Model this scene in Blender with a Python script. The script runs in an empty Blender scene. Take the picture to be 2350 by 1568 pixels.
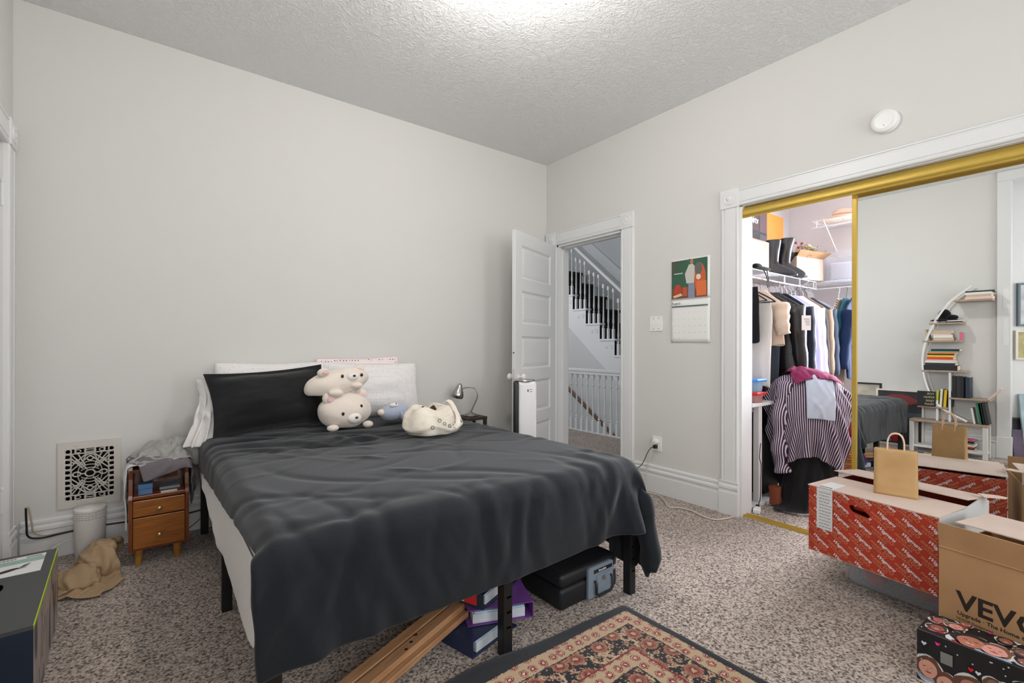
import bpy, bmesh, math, random
import numpy as np
from mathutils import Vector, Matrix
random.seed(7); RNG = np.random.default_rng(7)
SC = bpy.context.scene; COL = SC.collection
PI = math.pi
def R(d): return math.radians(d)
def link(o): COL.objects.link(o); return o

# ---------------------------------------------------------------- camera
cam = bpy.data.cameras.new('camera'); cam.sensor_width = 36; cam.lens = 36*1079.28/2350
cam.shift_y = 10.98/2350; cam.clip_start = .05
co = link(bpy.data.objects.new('camera', cam))
yaw, roll = 0.915016, 0.0022
fw = Vector((math.cos(yaw), math.sin(yaw), 0)); rt = Vector((math.sin(yaw), -math.cos(yaw), 0)); up = Vector((0, 0, 1))
rt2 = rt*math.cos(roll) + up*math.sin(roll); up2 = rt2.cross(fw)
co.matrix_world = Matrix.Translation((-3.1, -3.4775, 1.1257)) @ Matrix((rt2, up2, -fw)).transposed().to_4x4()
SC.camera = co
vs = SC.view_settings; vs.view_transform = 'Standard'; vs.look = 'None'; vs.gamma = 1; vs.exposure = 0.1; vs.use_curve_mapping = False

# ---------------------------------------------------------------- daylight and lamps of the place
W = bpy.data.worlds.new('world'); SC.world = W; W.use_nodes = True
W.node_tree.nodes['Background'].inputs[0].default_value = (.90, .94, 1, 1)
W.node_tree.nodes['Background'].inputs[1].default_value = .6
def area(name, loc, to, sx, sy, watts, col=(1, 1, 1), spread=PI):
    l = bpy.data.lights.new(name, 'AREA'); l.shape = 'RECTANGLE'; l.size = sx; l.size_y = sy; l.energy = watts; l.color = col; l.spread = spread
    o = link(bpy.data.objects.new(name, l)); o.location = loc
    o.rotation_euler = (Vector(to)-Vector(loc)).to_track_quat('-Z', 'Y').to_euler(); return o
# daylight entering through the three room windows, the closet window and the stair hall window
area('window_bay_offscreen', (-4.35, -3.75, 1.55), (0, -3.2, 1.2), 1.1, 1.8, 13, (.96, .98, 1))
area('window_front_offscreen', (-2.9, -5.0, 1.55), (-2.4, 0, 1.3), 1.0, 1.8, 44, (1, .995, .985))
area('window_front_second_offscreen', (-.85, -5.0, 1.55), (-1.2, 0, 1.3), 1.0, 1.8, 33, (.94, .985, 1))
area('window_closet_offscreen', (2.42, -2.75, 1.55), (0, -2.5, 1.2), .9, 1.3, 215, (.92, .93, 1))
area('window_hall_offscreen', (.75, 3.17, 1.9), (1.4, 0, 1.0), 1.0, 1.4, 36, (1, 1, 1))
# ---------------------------------------------------------------- materials
MATS = {}
def mat(name, col, rough=.6, metal=0, bump=None, var=None, spec=.5, trans=0, alpha=1, emit=None, coat=0, sheen=0, aniso=None, ior=1.45, stretch=None):
    if name in MATS: return MATS[name]
    m = bpy.data.materials.new(name); m.use_nodes = True; nt = m.node_tree; N = nt.nodes; L = nt.links
    b = N['Principled BSDF']; b.inputs['Base Color'].default_value = (*col, 1); b.inputs['Roughness'].default_value = rough
    b.inputs['Metallic'].default_value = metal; b.inputs['Specular IOR Level'].default_value = spec; b.inputs['IOR'].default_value = ior
    b.inputs['Transmission Weight'].default_value = trans; b.inputs['Alpha'].default_value = alpha
    b.inputs['Coat Weight'].default_value = coat; b.inputs['Sheen Weight'].default_value = sheen
    if emit: b.inputs['Emission Color'].default_value = (*emit[0], 1); b.inputs['Emission Strength'].default_value = emit[1]
    vec = None
    if bump or var:
        tc = N.new('ShaderNodeTexCoord'); vec = tc.outputs['Object']
        if stretch:
            mp = N.new('ShaderNodeMapping'); mp.inputs['Scale'].default_value = stretch; L.new(vec, mp.inputs[0]); vec = mp.outputs[0]
    if var:   # (scale, second colour, low, high[, detail])
        nz = N.new('ShaderNodeTexNoise'); nz.inputs['Scale'].default_value = var[0]; nz.inputs['Detail'].default_value = var[4] if len(var) > 4 else 3; L.new(vec, nz.inputs[0])
        rp = N.new('ShaderNodeValToRGB'); rp.color_ramp.elements[0].position = var[2]; rp.color_ramp.elements[1].position = var[3]
        rp.color_ramp.elements[0].color = (*var[1], 1); rp.color_ramp.elements[1].color = (*col, 1)
        L.new(nz.outputs[0], rp.inputs[0]); L.new(rp.outputs[0], b.inputs['Base Color'])
    if bump:  # (scale, strength, distance[, detail])
        nz = N.new('ShaderNodeTexNoise'); nz.inputs['Scale'].default_value = bump[0]; nz.inputs['Detail'].default_value = bump[3] if len(bump) > 3 else 4; L.new(vec, nz.inputs[0])
        bp = N.new('ShaderNodeBump'); bp.inputs['Strength'].default_value = bump[1]; bp.inputs['Distance'].default_value = bump[2]
        L.new(nz.outputs[0], bp.inputs['Height']); L.new(bp.outputs[0], b.inputs['Normal'])
    MATS[name] = m; return m
def S(r, g, b):
    f = lambda c: (c/255/12.92 if c <= 10 else ((c/255+.055)/1.055)**2.4)
    return (f(r), f(g), f(b))

# ---------------------------------------------------------------- mesh helpers
def NB(): return bmesh.new()
def box(bm, x0, x1, y0, y1, z0, z1, M=None):
    vs_ = [bm.verts.new((x, y, z)) for x in (x0, x1) for y in (y0, y1) for z in (z0, z1)]
    for f in ((0, 1, 3, 2), (4, 6, 7, 5), (0, 4, 5, 1), (2, 3, 7, 6), (0, 2, 6, 4), (1, 5, 7, 3)): bm.faces.new([vs_[i] for i in f])
    if M is not None: bmesh.ops.transform(bm, matrix=M, verts=vs_)
    return vs_
def rbox(bm, x0, x1, y0, y1, z0, z1, r=.004, seg=2, M=None):
    b2 = bmesh.new(); box(b2, x0, x1, y0, y1, z0, z1)
    r = min(r, .49*min(abs(x1-x0), abs(y1-y0), abs(z1-z0)))
    bmesh.ops.bevel(b2, geom=list(b2.edges), offset=r, segments=seg, profile=.6, affect='EDGES')
    return merge(bm, b2, M)
def merge(bm, b2, M=None):
    mp = {}
    for v in b2.verts: mp[v] = bm.verts.new(M @ v.co if M is not None else v.co)
    for f in b2.faces:
        try: bm.faces.new([mp[v] for v in f.verts])
        except ValueError: pass
    b2.free(); return list(mp.values())
def lathe(bm, prof, n=24, M=None):
    """prof: list of (radius, z); closed with end caps where the radius is 0."""
    rings = []; allv = []
    for r, z in prof:
        if r < 1e-6: ring = [bm.verts.new((0, 0, z))]
        else: ring = [bm.verts.new((r*math.cos(2*PI*i/n), r*math.sin(2*PI*i/n), z)) for i in range(n)]
        rings.append(ring); allv += ring
    for a, b in zip(rings, rings[1:]):
        for i in range(n):
            q = [a[i % len(a)], a[(i+1) % n % len(a)], b[(i+1) % n % len(b)], b[i % len(b)]]
            u = []
            for v in q:
                if v not in u: u.append(v)
            if len(u) > 2:
                try: bm.faces.new(u)
                except ValueError: pass
    for ring, rev in ((rings[0], True), (rings[-1], False)):
        if len(ring) > 2:
            try: bm.faces.new(ring[::-1] if rev else ring)
            except ValueError: pass
    if M is not None: bmesh.ops.transform(bm, matrix=M, verts=allv)
    return allv
def cyl(bm, p0, p1, r0, r1=None, n=16):
    r1 = r0 if r1 is None else r1; p0, p1 = Vector(p0), Vector(p1); d = p1-p0
    M = Matrix.Translation(p0) @ d.to_track_quat('Z', 'Y').to_matrix().to_4x4()
    return lathe(bm, [(r0, 0), (r1, d.length)], n, M)
def tube(bm, pts, r, n=8, closed=False, flat=None, normal=None):
    """tube along points; r a number or list; flat=(a,b) gives an elliptic / ribbon section."""
    P = [Vector(p) for p in pts]; m = len(P); rings = []; allv = []
    prevn = Vector(normal) if normal else None
    for i in range(m):
        t = (P[(i+1) % m]-P[i-1]) if closed or 0 < i < m-1 else (P[1]-P[0] if i == 0 else P[-1]-P[-2])
        t.normalize()
        if prevn is None: prevn = Vector((0, 0, 1)) if abs(t.z) < .9 else Vector((1, 0, 0))
        nn = prevn-t*prevn.dot(t)
        if nn.length < 1e-6: nn = t.orthogonal()
        nn.normalize(); bb = t.cross(nn)
        if not normal: prevn = nn
        rr = r[i] if isinstance(r, (list, tuple)) else r
        fa, fb = flat if flat else (rr, rr)
        ring = [bm.verts.new(P[i]+nn*math.cos(2*PI*k/n)*fa+bb*math.sin(2*PI*k/n)*fb) for k in range(n)]
        rings.append(ring); allv += ring
    for i in range(m if closed else m-1):
        a, b = rings[i], rings[(i+1) % m]
        for k in range(n): bm.faces.new([a[k], a[(k+1) % n], b[(k+1) % n], b[k]])
    if not closed: bm.faces.new(rings[0][::-1]); bm.faces.new(rings[-1])
    return allv
def spline(pts, k=8):
    P = [Vector(p) for p in pts]; out = []
    for i in range(len(P)-1):
        a, b, c, d = P[max(i-1, 0)], P[i], P[i+1], P[min(i+2, len(P)-1)]
        for j in range(k):
            t = j/k; out.append(.5*((2*b)+(c-a)*t+(2*a-5*b+4*c-d)*t*t+(3*b-a-3*c+d)*t**3))
    out.append(P[-1]); return out
def prism(bm, pts, o, U, V, Wd, L):
    """polygon pts (a,b) in the plane o+U*a+V*b, extruded along Wd by L."""
    o, U, V, Wd = Vector(o), Vector(U), Vector(V), Vector(Wd)
    A = [bm.verts.new(o+U*a+V*b) for a, b in pts]; Bv = [bm.verts.new(v.co+Wd*L) for v in A]
    n = len(A)
    try: bm.faces.new(A[::-1]); bm.faces.new(Bv)
    except ValueError: pass
    for i in range(n): bm.faces.new([A[i], A[(i+1) % n], Bv[(i+1) % n], Bv[i]])
    return A+Bv
def ellipsoid(bm, c, r, M=None, n=24, m=14):
    prof = [(math.sin(PI*i/m), -math.cos(PI*i/m)) for i in range(m+1)]
    prof[0] = (0, -1); prof[-1] = (0, 1)
    T = Matrix.Translation(c) @ (M if M is not None else Matrix()) @ Matrix.Diagonal((*r, 1))
    return lathe(bm, prof, n, T)
def obj(name, bm, m=None, parent=None, smooth=None, mods=None, label=None, kind=None, mats=None):
    me = bpy.data.meshes.new(name)
    bmesh.ops.recalc_face_normals(bm, faces=bm.faces)
    bm.to_mesh(me); bm.free()
    if mats:
        for q in mats: me.materials.append(q)
    elif m: me.materials.append(m)
    o = link(bpy.data.objects.new(name, me))
    if smooth is not None: shade(o, smooth)
    if parent is not None: o.parent = parent
    if label: o['label'] = label
    if kind: o['kind'] = kind
    return o
def shade(o, ang=40):
    me = o.data
    if ang >= 180: me.polygons.foreach_set('use_smooth', [True]*len(me.polygons)); return
    bm = bmesh.new(); bm.from_mesh(me); c = math.cos(R(ang))
    for f in bm.faces: f.smooth = True
    for e in bm.edges:
        if len(e.link_faces) == 2 and e.link_faces[0].normal.dot(e.link_faces[1].normal) < c: e.smooth = False
    bm.to_mesh(me); bm.free()
def thing(name, label, cat, loc=(0, 0, 0), rz=0, group=None):
    o = link(bpy.data.objects.new(name, None)); o.empty_display_size = .05; o.location = loc; o.rotation_euler = (0, 0, rz)
    o['label'] = label; o['category'] = cat
    if group: o['group'] = group
    return o
def tag(o, label, cat, group=None):
    o['label'] = label; o['category'] = cat
    if group: o['group'] = group
    return o
def copytree(o, parent=None, name=None):
    c = o.copy(); link(c); c.parent = parent
    for ch in list(o.children): copytree(ch, c)
    return c
_FC = {}
def textmesh(s, size, align='LEFT', shear=0, bold=0, spacing=1):
    key = (s, size, align, shear, bold, spacing)
    if key in _FC: return _FC[key]
    cu = bpy.data.curves.new('lettering', 'FONT'); cu.body = s; cu.size = size; cu.align_x = align; cu.shear = shear; cu.offset = bold; cu.space_character = spacing
    cu.resolution_u = 2; cu.fill_mode = 'FRONT'
    ob = bpy.data.objects.new('lettering', cu); link(ob)
    dg = bpy.context.evaluated_depsgraph_get(); me = bpy.data.meshes.new_from_object(ob.evaluated_get(dg))
    vs_ = [tuple(v.co) for v in me.vertices]; fs = [tuple(p.vertices) for p in me.polygons]
    bpy.data.objects.remove(ob); bpy.data.curves.remove(cu); bpy.data.meshes.remove(me)
    _FC[key] = (vs_, fs); return _FC[key]
def text(bm, s, size, M, align='LEFT', shear=0, bold=0, spacing=1):
    V, F = textmesh(s, size, align, shear, bold, spacing)
    vv = [bm.verts.new(M @ Vector(v)) for v in V]
    for f in F:
        try: bm.faces.new([vv[i] for i in f])
        except ValueError: pass
    return vv
def frameM(o, U, V):
    """matrix whose local x is U, local y is V, local z the normal, at o."""
    U = Vector(U).normalized(); V = Vector(V).normalized(); Nn = U.cross(V)
    return Matrix.Translation(o) @ Matrix((U, V, Nn)).transposed().to_4x4()

# ---------------------------------------------------------------- cloth (position-based, numpy)
def sdf_box(c, half, r=.02, rz=0, Rm=None):
    c = np.array(c, float); half = np.array(half, float)-r
    Rm = np.array([[math.cos(rz), -math.sin(rz), 0], [math.sin(rz), math.cos(rz), 0], [0, 0, 1]]) if Rm is None else Rm
    def f(p):
        q = (p-c) @ Rm; s = np.sign(q); s[s == 0] = 1; a = np.abs(q)-half; qm = np.maximum(a, 0); l = np.linalg.norm(qm, axis=1)
        ins = l < 1e-9; d = l+np.minimum(a.max(1), 0)-r; n = np.zeros_like(p)
        n[~ins] = qm[~ins]/l[~ins, None]
        if ins.any(): k = a[ins].argmax(1); n[np.nonzero(ins)[0], k] = 1
        return d, (n*s) @ Rm.T
    return f
def sdf_ell(c, rad, Rm=None):
    c = np.array(c, float); rad = np.array(rad, float); Rm = np.eye(3) if Rm is None else Rm
    def f(p):
        q = (p-c) @ Rm; k0 = np.linalg.norm(q/rad, axis=1)+1e-9; g = q/rad**2; k1 = np.linalg.norm(g, axis=1)+1e-9
        return k0*(k0-1)/k1, (g/k1[:, None]) @ Rm.T
    return f
def sdf_cap(a, b, r):
    a = np.array(a, float); b = np.array(b, float)
    def f(p):
        t = np.clip(((p-a) @ (b-a))/((b-a) @ (b-a)), 0, 1); q = p-(a+t[:, None]*(b-a)); l = np.linalg.norm(q, axis=1)+1e-9
        return l-r, q/l[:, None]
    return f
def sdf_floor(z=0): return lambda p: (p[:, 2]-z, np.tile(np.array([0, 0, 1.]), (len(p), 1)))
def sdf_plane(o, n):
    o = np.array(o, float); n = np.array(n, float)/np.linalg.norm(n)
    return lambda p: ((p-o) @ n, np.tile(n, (len(p), 1)))
def cloth(X, dx, dy, colliders, steps=120, its=5, th=.006, fric=.6, g=9.8, bend=.25, damp=.97, pin=None, shear=.6, dt=1/60, relax=1.0):
    X = X.copy(); n, m, _ = X.shape; V = np.zeros_like(X); w = np.ones((n, m, 1))
    if pin is not None: w[pin] = 0
    sl = []
    def pairs(di, dj, L, k):
        # split into independent sets along the direction of the offset
        st = max(abs(di), abs(dj))
        for ph0 in range(2):
            for o in range(st):
                i_all = np.arange(n) if not di else np.arange(o+ph0*st, n, 2*st)
                j_all = np.arange(m) if di else np.arange(o+ph0*st, m, 2*st)
                i_all = i_all[i_all+di < n]; i_all = i_all[i_all+di >= 0]
                j_all = j_all[(j_all+dj < m) & (j_all+dj >= 0)]
                if len(i_all) and len(j_all):
                    sl.append((np.ix_(i_all, j_all), np.ix_(i_all+di, j_all+dj), L, k))
    pairs(1, 0, dx, 1); pairs(0, 1, dy, 1); D = math.hypot(dx, dy); pairs(1, 1, D, shear); pairs(1, -1, D, shear)
    bsl_start = len(sl); pairs(2, 0, 2*dx, bend); pairs(0, 2, 2*dy, bend); pairs(4, 0, 4*dx, bend*.5); pairs(0, 4, 4*dy, bend*.5)
    gv = np.array([0, 0, -g])*dt
    for s in range(steps):
        V = V*damp+gv*w; P = X+V*dt
        for it in range(its):
            for k, (a, b, L, st) in enumerate(sl):
                pa, pb = P[a], P[b]; d = pb-pa; l = np.sqrt((d*d).sum(-1, keepdims=True))+1e-9
                wa, wb = w[a], w[b]; ws = np.maximum(wa+wb, 1e-9)
                e = l-L
                if k >= bsl_start: e = np.minimum(e, 0)   # bending resists folding only
                c = d*(st*e/l/ws)
                P[a] = pa+c*wa; P[b] = pb-c*wb
            for q in (5, 12):           # long-range limits keep the weave from stretching
                for ax, L0 in ((0, dx), (1, dy)):
                    if P.shape[ax] <= q: continue
                    A_ = P[q:] if ax == 0 else P[:, q:]; B_ = P[:-q] if ax == 0 else P[:, :-q]
                    d = A_-B_; l = np.sqrt((d*d).sum(-1, keepdims=True))+1e-9; c = d*(.25*np.maximum(l-L0*q*1.003, 0)/l); A_ -= c; B_ += c
            F = P.reshape(-1, 3); F0 = X.reshape(-1, 3)
            for col in colliders:
                d, nn = col(F); hit = d < th
                if hit.any():
                    h = nn[hit]*(th-d[hit])[:, None]; F[hit] += h
                    mv = F[hit]-F0[hit]; tn = mv-nn[hit]*(mv*nn[hit]).sum(1, keepdims=True); F[hit] -= tn*fric
            P = F.reshape(n, m, 3)
            if pin is not None: P[pin] = X[pin]
        V = (P-X)/dt; X = P
    return X
def smoothgrid(X, k=1, a=.5):
    for _ in range(k):
        Y = X.copy(); Y[1:-1] += a*(.5*(X[:-2]+X[2:])-X[1:-1]); X = Y.copy()
        Y = X.copy(); Y[:, 1:-1] += a*(.5*(X[:, :-2]+X[:, 2:])-X[:, 1:-1]); X = Y
    return X
def gridnormals(X):
    a = np.gradient(X, axis=0); b = np.gradient(X, axis=1); n = np.cross(a, b); return n/(np.linalg.norm(n, axis=-1, keepdims=True)+1e-9)
def creases(X, UV, spec, seed=1):
    """push soft folds along the normal; spec rows: (count, u range, v range, angle, angle spread, length, width, amplitude)"""
    r = np.random.default_rng(seed); N = gridnormals(X); D = np.zeros(X.shape[:2])
    for cnt, (u0, u1), (v0, v1), an, sp, ln, wd, am in spec:
        for _ in range(cnt):
            cu, cv = r.uniform(u0, u1), r.uniform(v0, v1); t = R(an+r.uniform(-sp, sp)); l = ln*r.uniform(.6, 1.4); w = wd*r.uniform(.6, 1.5); k = r.uniform(-.8, .8)/l*.5
            du, dv = UV[..., 0]-cu, UV[..., 1]-cv; p = du*math.cos(t)+dv*math.sin(t); q = -du*math.sin(t)+dv*math.cos(t); q = q+k*p*p
            D += am*r.choice([1, 1, -.6])*r.uniform(.5, 1.2)*np.exp(-(q/w)**2)*np.exp(-(p/l)**4)
    return X+N*D[..., None]
def wrinkle(X, Lx, Ly, seed=0, cnt=26, amp=.007, wd=.010, ln=.10, ang=0, sp=90):
    n, m, _ = X.shape; I, J = np.meshgrid(np.linspace(0, Lx, n), np.linspace(0, Ly, m), indexing='ij')
    return creases(X, np.stack([I, J], -1), [(cnt, (0, Lx), (0, Ly), ang, sp, ln, wd, amp)], seed)
def gridobj(name, X, m, parent=None, mask=None, thick=.004, sub=1, uvs=(1, 1), label=None, offset=0, base=None):
    n, k, _ = X.shape; Xf = X.reshape(-1, 3)
    if base is not None: Xf = Xf-np.array(base)
    F = []; 
    for i in range(n-1):
        for j in range(k-1):
            if mask is None or mask[i, j]: F.append((i*k+j, (i+1)*k+j, (i+1)*k+j+1, i*k+j+1))
    me = bpy.data.meshes.new(name); me.from_pydata([tuple(v) for v in Xf], [], F)
    uv = me.uv_layers.new(name='UVMap'); li = np.empty(len(me.loops), dtype=np.int32); me.loops.foreach_get('vertex_index', li)
    uvv = np.stack([(li//k)/(n-1)*uvs[0], (li % k)/(k-1)*uvs[1]], 1).astype(np.float32); uv.data.foreach_set('uv', uvv.ravel())
    if mask is not None:
        bm = bmesh.new(); bm.from_mesh(me); bmesh.ops.delete(bm, geom=[v for v in bm.verts if not v.link_faces], context='VERTS'); bm.to_mesh(me); bm.free()
    me.materials.append(m); me.polygons.foreach_set('use_smooth', [True]*len(me.polygons))
    o = link(bpy.data.objects.new(name, me))
    if thick:
        s = o.modifiers.new('thickness', 'SOLIDIFY'); s.thickness = thick; s.offset = offset
    if sub: s = o.modifiers.new('smooth', 'SUBSURF'); s.levels = sub; s.render_levels = sub
    if parent is not None: o.parent = parent
    if label: o['label'] = label
    return o
def fbm(shape, cells, seed=0, octv=3):
    """smooth value noise on a grid, -1..1"""
    r = np.random.default_rng(seed); out = np.zeros(shape); amp = 1; tot = 0
    for o in range(octv):
        cy, cx = max(2, int(cells[0]*2**o)), max(2, int(cells[1]*2**o)); g = r.uniform(-1, 1, (cy+1, cx+1))
        yy = np.linspace(0, cy-1e-6, shape[0]); xx = np.linspace(0, cx-1e-6, shape[1]); yi = yy.astype(int); xi = xx.astype(int)
        fy = (yy-yi); fx = (xx-xi); fy = fy*fy*(3-2*fy); fx = fx*fx*(3-2*fx)
        a = g[np.ix_(yi, xi)]; b = g[np.ix_(yi, xi+1)]; c = g[np.ix_(yi+1, xi)]; d = g[np.ix_(yi+1, xi+1)]
        out += amp*((a*(1-fx)+b*fx)*(1-fy[:, None])+(c*(1-fx)+d*fx)*fy[:, None]); tot += amp; amp *= .5
    return out/tot

# ================================================================ the room
H = 2.91
WALL = mat('wall_paint', S(214, 212, 208), .75, bump=(160, .10, .002), spec=.25)
WHITEP = mat('white_plaster', S(228, 228, 228), .75, bump=(160, .08, .002), spec=.25)
CLOSETP = mat('closet_paint', S(232, 228, 228), .8, spec=.2)
TRIM = mat('white_gloss_paint', S(223, 223, 222), .38, bump=(35, .02, .0006), spec=.5)
def ceiling_mat():
    m = mat('knockdown_ceiling', S(238, 238, 237), .55, spec=.4); nt = m.node_tree; N = nt.nodes; L = nt.links
    tc = N.new('ShaderNodeTexCoord'); n1 = N.new('ShaderNodeTexNoise'); n1.inputs['Scale'].default_value = 26; n1.inputs['Detail'].default_value = 5; n1.inputs['Roughness'].default_value = .62; n1.inputs['Distortion'].default_value = 1.6
    L.new(tc.outputs['Object'], n1.inputs[0]); r = N.new('ShaderNodeValToRGB'); r.color_ramp.elements[0].position = .42; r.color_ramp.elements[1].position = .62
    L.new(n1.outputs[0], r.inputs[0]); b = N.new('ShaderNodeBump'); b.inputs['Strength'].default_value = .5; b.inputs['Distance'].default_value = .014
    L.new(r.outputs[0], b.inputs['Height']); L.new(b.outputs[0], N['Principled BSDF'].inputs['Normal']); return m
def carpet_mat():
    m = mat('frieze_carpet', (.3, .27, .25), .95, spec=.1, sheen=.3); nt = m.node_tree; N = nt.nodes; L = nt.links; bs = N['Principled BSDF']
    tc = N.new('ShaderNodeTexCoord')
    n0 = N.new('ShaderNodeTexNoise'); n0.inputs['Scale'].default_value = 60; n0.inputs['Detail'].default_value = 1; L.new(tc.outputs['Object'], n0.inputs[0])
    mx = N.new('ShaderNodeMixRGB'); mx.inputs[0].default_value = .012; L.new(tc.outputs['Object'], mx.inputs[1]); L.new(n0.outputs['Color'], mx.inputs[2])
    v = N.new('ShaderNodeTexNoise'); v.inputs['Scale'].default_value = 105; v.inputs['Detail'].default_value = 2.5; v.inputs['Roughness'].default_value = .55; L.new(mx.outputs[0], v.inputs[0])
    r = N.new('ShaderNodeValToRGB'); e = r.color_ramp.elements; e[0].position = .36; e[0].color = (*S(52, 41, 35), 1); e[1].position = .49; e[1].color = (*S(162, 145, 132), 1)
    e2 = r.color_ramp.elements.new(.66); e2.color = (*S(202, 188, 177), 1)
    L.new(v.outputs[0], r.inputs[0])
    big = N.new('ShaderNodeTexNoise'); big.inputs['Scale'].default_value = 2.2; L.new(tc.outputs['Object'], big.inputs[0])
    hs = N.new('ShaderNodeHueSaturation'); mr = N.new('ShaderNodeMapRange'); mr.inputs[1].default_value = .3; mr.inputs[2].default_value = .7; mr.inputs[3].default_value = .9; mr.inputs[4].default_value = 1.06
    L.new(big.outputs[0], mr.inputs[0]); L.new(mr.outputs[0], hs.inputs['Value']); L.new(r.outputs[0], hs.inputs['Color']); L.new(hs.outputs[0], bs.inputs['Base Color'])
    b = N.new('ShaderNodeBump'); b.inputs['Strength'].default_value = .9; b.inputs['Distance'].default_value = .012; L.new(v.outputs[0], b.inputs['Height']); L.new(b.outputs[0], bs.inputs['Normal']); return m
CARPET = carpet_mat()
def struct(name, bm, m, parent=None, smooth=None):
    o = obj(name, bm, m, parent, smooth)
    if parent is None: o['kind'] = 'structure'
    return o
# floor: room, closet and hall share the carpet; the stair well is open
bm = NB(); box(bm, -4.2, 1.45, -4.9, 3.2, -.12, 0); box(bm, 1.45, 2.35, -4.9, -1.25, -.12, 0); struct('floor', bm, CARPET)
bm = NB(); box(bm, -4.3, .14, -4.9, .12, H, H+.1); struct('ceiling', bm, ceiling_mat())
# back wall (behind the bed head)
bm = NB(); GX0, GX1, GZ0, GZ1 = -3.463, -3.259, .283, .563     # opening of the heating duct behind the register
for x0, x1, z0, z1 in ((-3.8, GX0, 0, H), (GX1, .14, 0, H), (GX0, GX1, 0, GZ0), (GX0, GX1, GZ1, H)): box(bm, x0, x1, 0, .12, z0, z1)
struct('wall_back', bm, WALL)
# right wall with the doorway and the closet opening
DY0, DY1, DZ = -.155, -.946, 2.095; CY0, CY1, CZ = -1.925, -3.95, 2.06
bm = NB()
for y0, y1, z0, z1 in ((DY0, 0, 0, H), (DY1, DY0, DZ, H), (CY0, DY1, 0, H), (CY1, CY0, CZ, H), (-4.9, CY1, 0, H)): box(bm, 0, .14, y0, y1, z0, z1)
struct('wall_right', bm, WALL)
# left wall with its closed door, then the recess with the bay window
LX = -3.66; LD0, LD1, LDZ = -.205, -.965, 2.10; RX = -4.10
bm = NB()
for y0, y1, z0, z1 in ((LD0, 0, 0, H), (LD1, LD0, LDZ, H), (-2.69, LD1, 0, H)): box(bm, LX-.14, LX, y0, y1, z0, z1)
box(bm, LX-.2, LX-.14, LD1, LD0, 0, LDZ)
struct('wall_left', bm, WALL)
bm = NB(); box(bm, RX-.12, LX-.14, -2.75, -2.69, 0, H)
prism(bm, [(LX-.10, -2.75), (RX, -3.25), (RX-.12, -3.25), (RX-.12, -2.75)], (0, 0, 0), (1, 0, 0), (0, 1, 0), (0, 0, 1), H)
for y0, y1, z0, z1 in ((-4.3, -3.2, 0, .65), (-4.3, -3.2, 2.45, H), (-4.9, -4.3, 0, H)): box(bm, RX-.12, RX, y0, y1, z0, z1)
struct('wall_recess', bm, WHITEP)
bm = NB()
for x0, x1, z0, z1 in ((-4.2, -3.4, 0, H), (-3.4, -2.4, 0, .65), (-3.4, -2.4, 2.45, H), (-2.4, -1.35, 0, H), (-1.35, -.35, 0, .65), (-1.35, -.35, 2.45, H), (-.35, .14, 0, H)): box(bm, x0, x1, -4.9, -4.78, z0, z1)
struct('wall_front', bm, WALL)
# closet shell
bm = NB(); box(bm, 0.14, 2.3, -1.35, -1.25, 0, H); box(bm, .14, 2.3, -4.1, -4.0, 0, H)
for y0, y1, z0, z1 in ((-2.3, -1.25, 0, H), (-3.2, -2.3, 0, .9), (-3.2, -2.3, 2.2, H), (-4.1, -3.2, 0, H)): box(bm, 2.2, 2.3, y0, y1, z0, z1)
box(bm, .14, 2.3, -4.1, -1.25, H-.12, H-.02)
struct('wall_closet', bm, CLOSETP)
# stair hall shell
HALLP = mat('hall_paint', S(212, 214, 214), .7, spec=.25)
bm = NB(); box(bm, .14, 1.45, -1.25, -1.2, 0, H); box(bm, 3.35, 3.45, -1.2, 3.3, -2.6, 4.4); box(bm, -.3, .14, .12, .2, 0, H)
box(bm, -.3, 3.45, 3.2, 3.3, -2.6, 4.4); box(bm, 2.42, 3.4, -1.25, -1.2, -2.6, 4.4); box(bm, 1.45, 2.42, -1.25, -1.2, -2.6, H)
box(bm, 1.44, 1.45, -1.2, 3.2, -2.6, -.12)
prism(bm, [(-1.2, -2.6), (3.2, -2.6), (3.2, 2.52), (2.30, 1.77), (1.40, 1.02), (.62, .36), (-1.2, -1.16)], (2.46, 0, 0), (0, 1, 0), (0, 0, 1), (-1, 0, 0), .06)
struct('wall_hall', bm, HALLP)
bm = NB(); box(bm, .14, 2.4, -1.25, 3.3, H, H+.1); prism(bm, [(-1.25, H-.3), (3.3, 5.2), (3.3, 5.3), (-1.25, H-.2)], (2.4, 0, 0), (0, 1, 0), (0, 0, 1), (1, 0, 0), 1.05)
struct('ceiling_hall', bm, HALLP)

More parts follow.
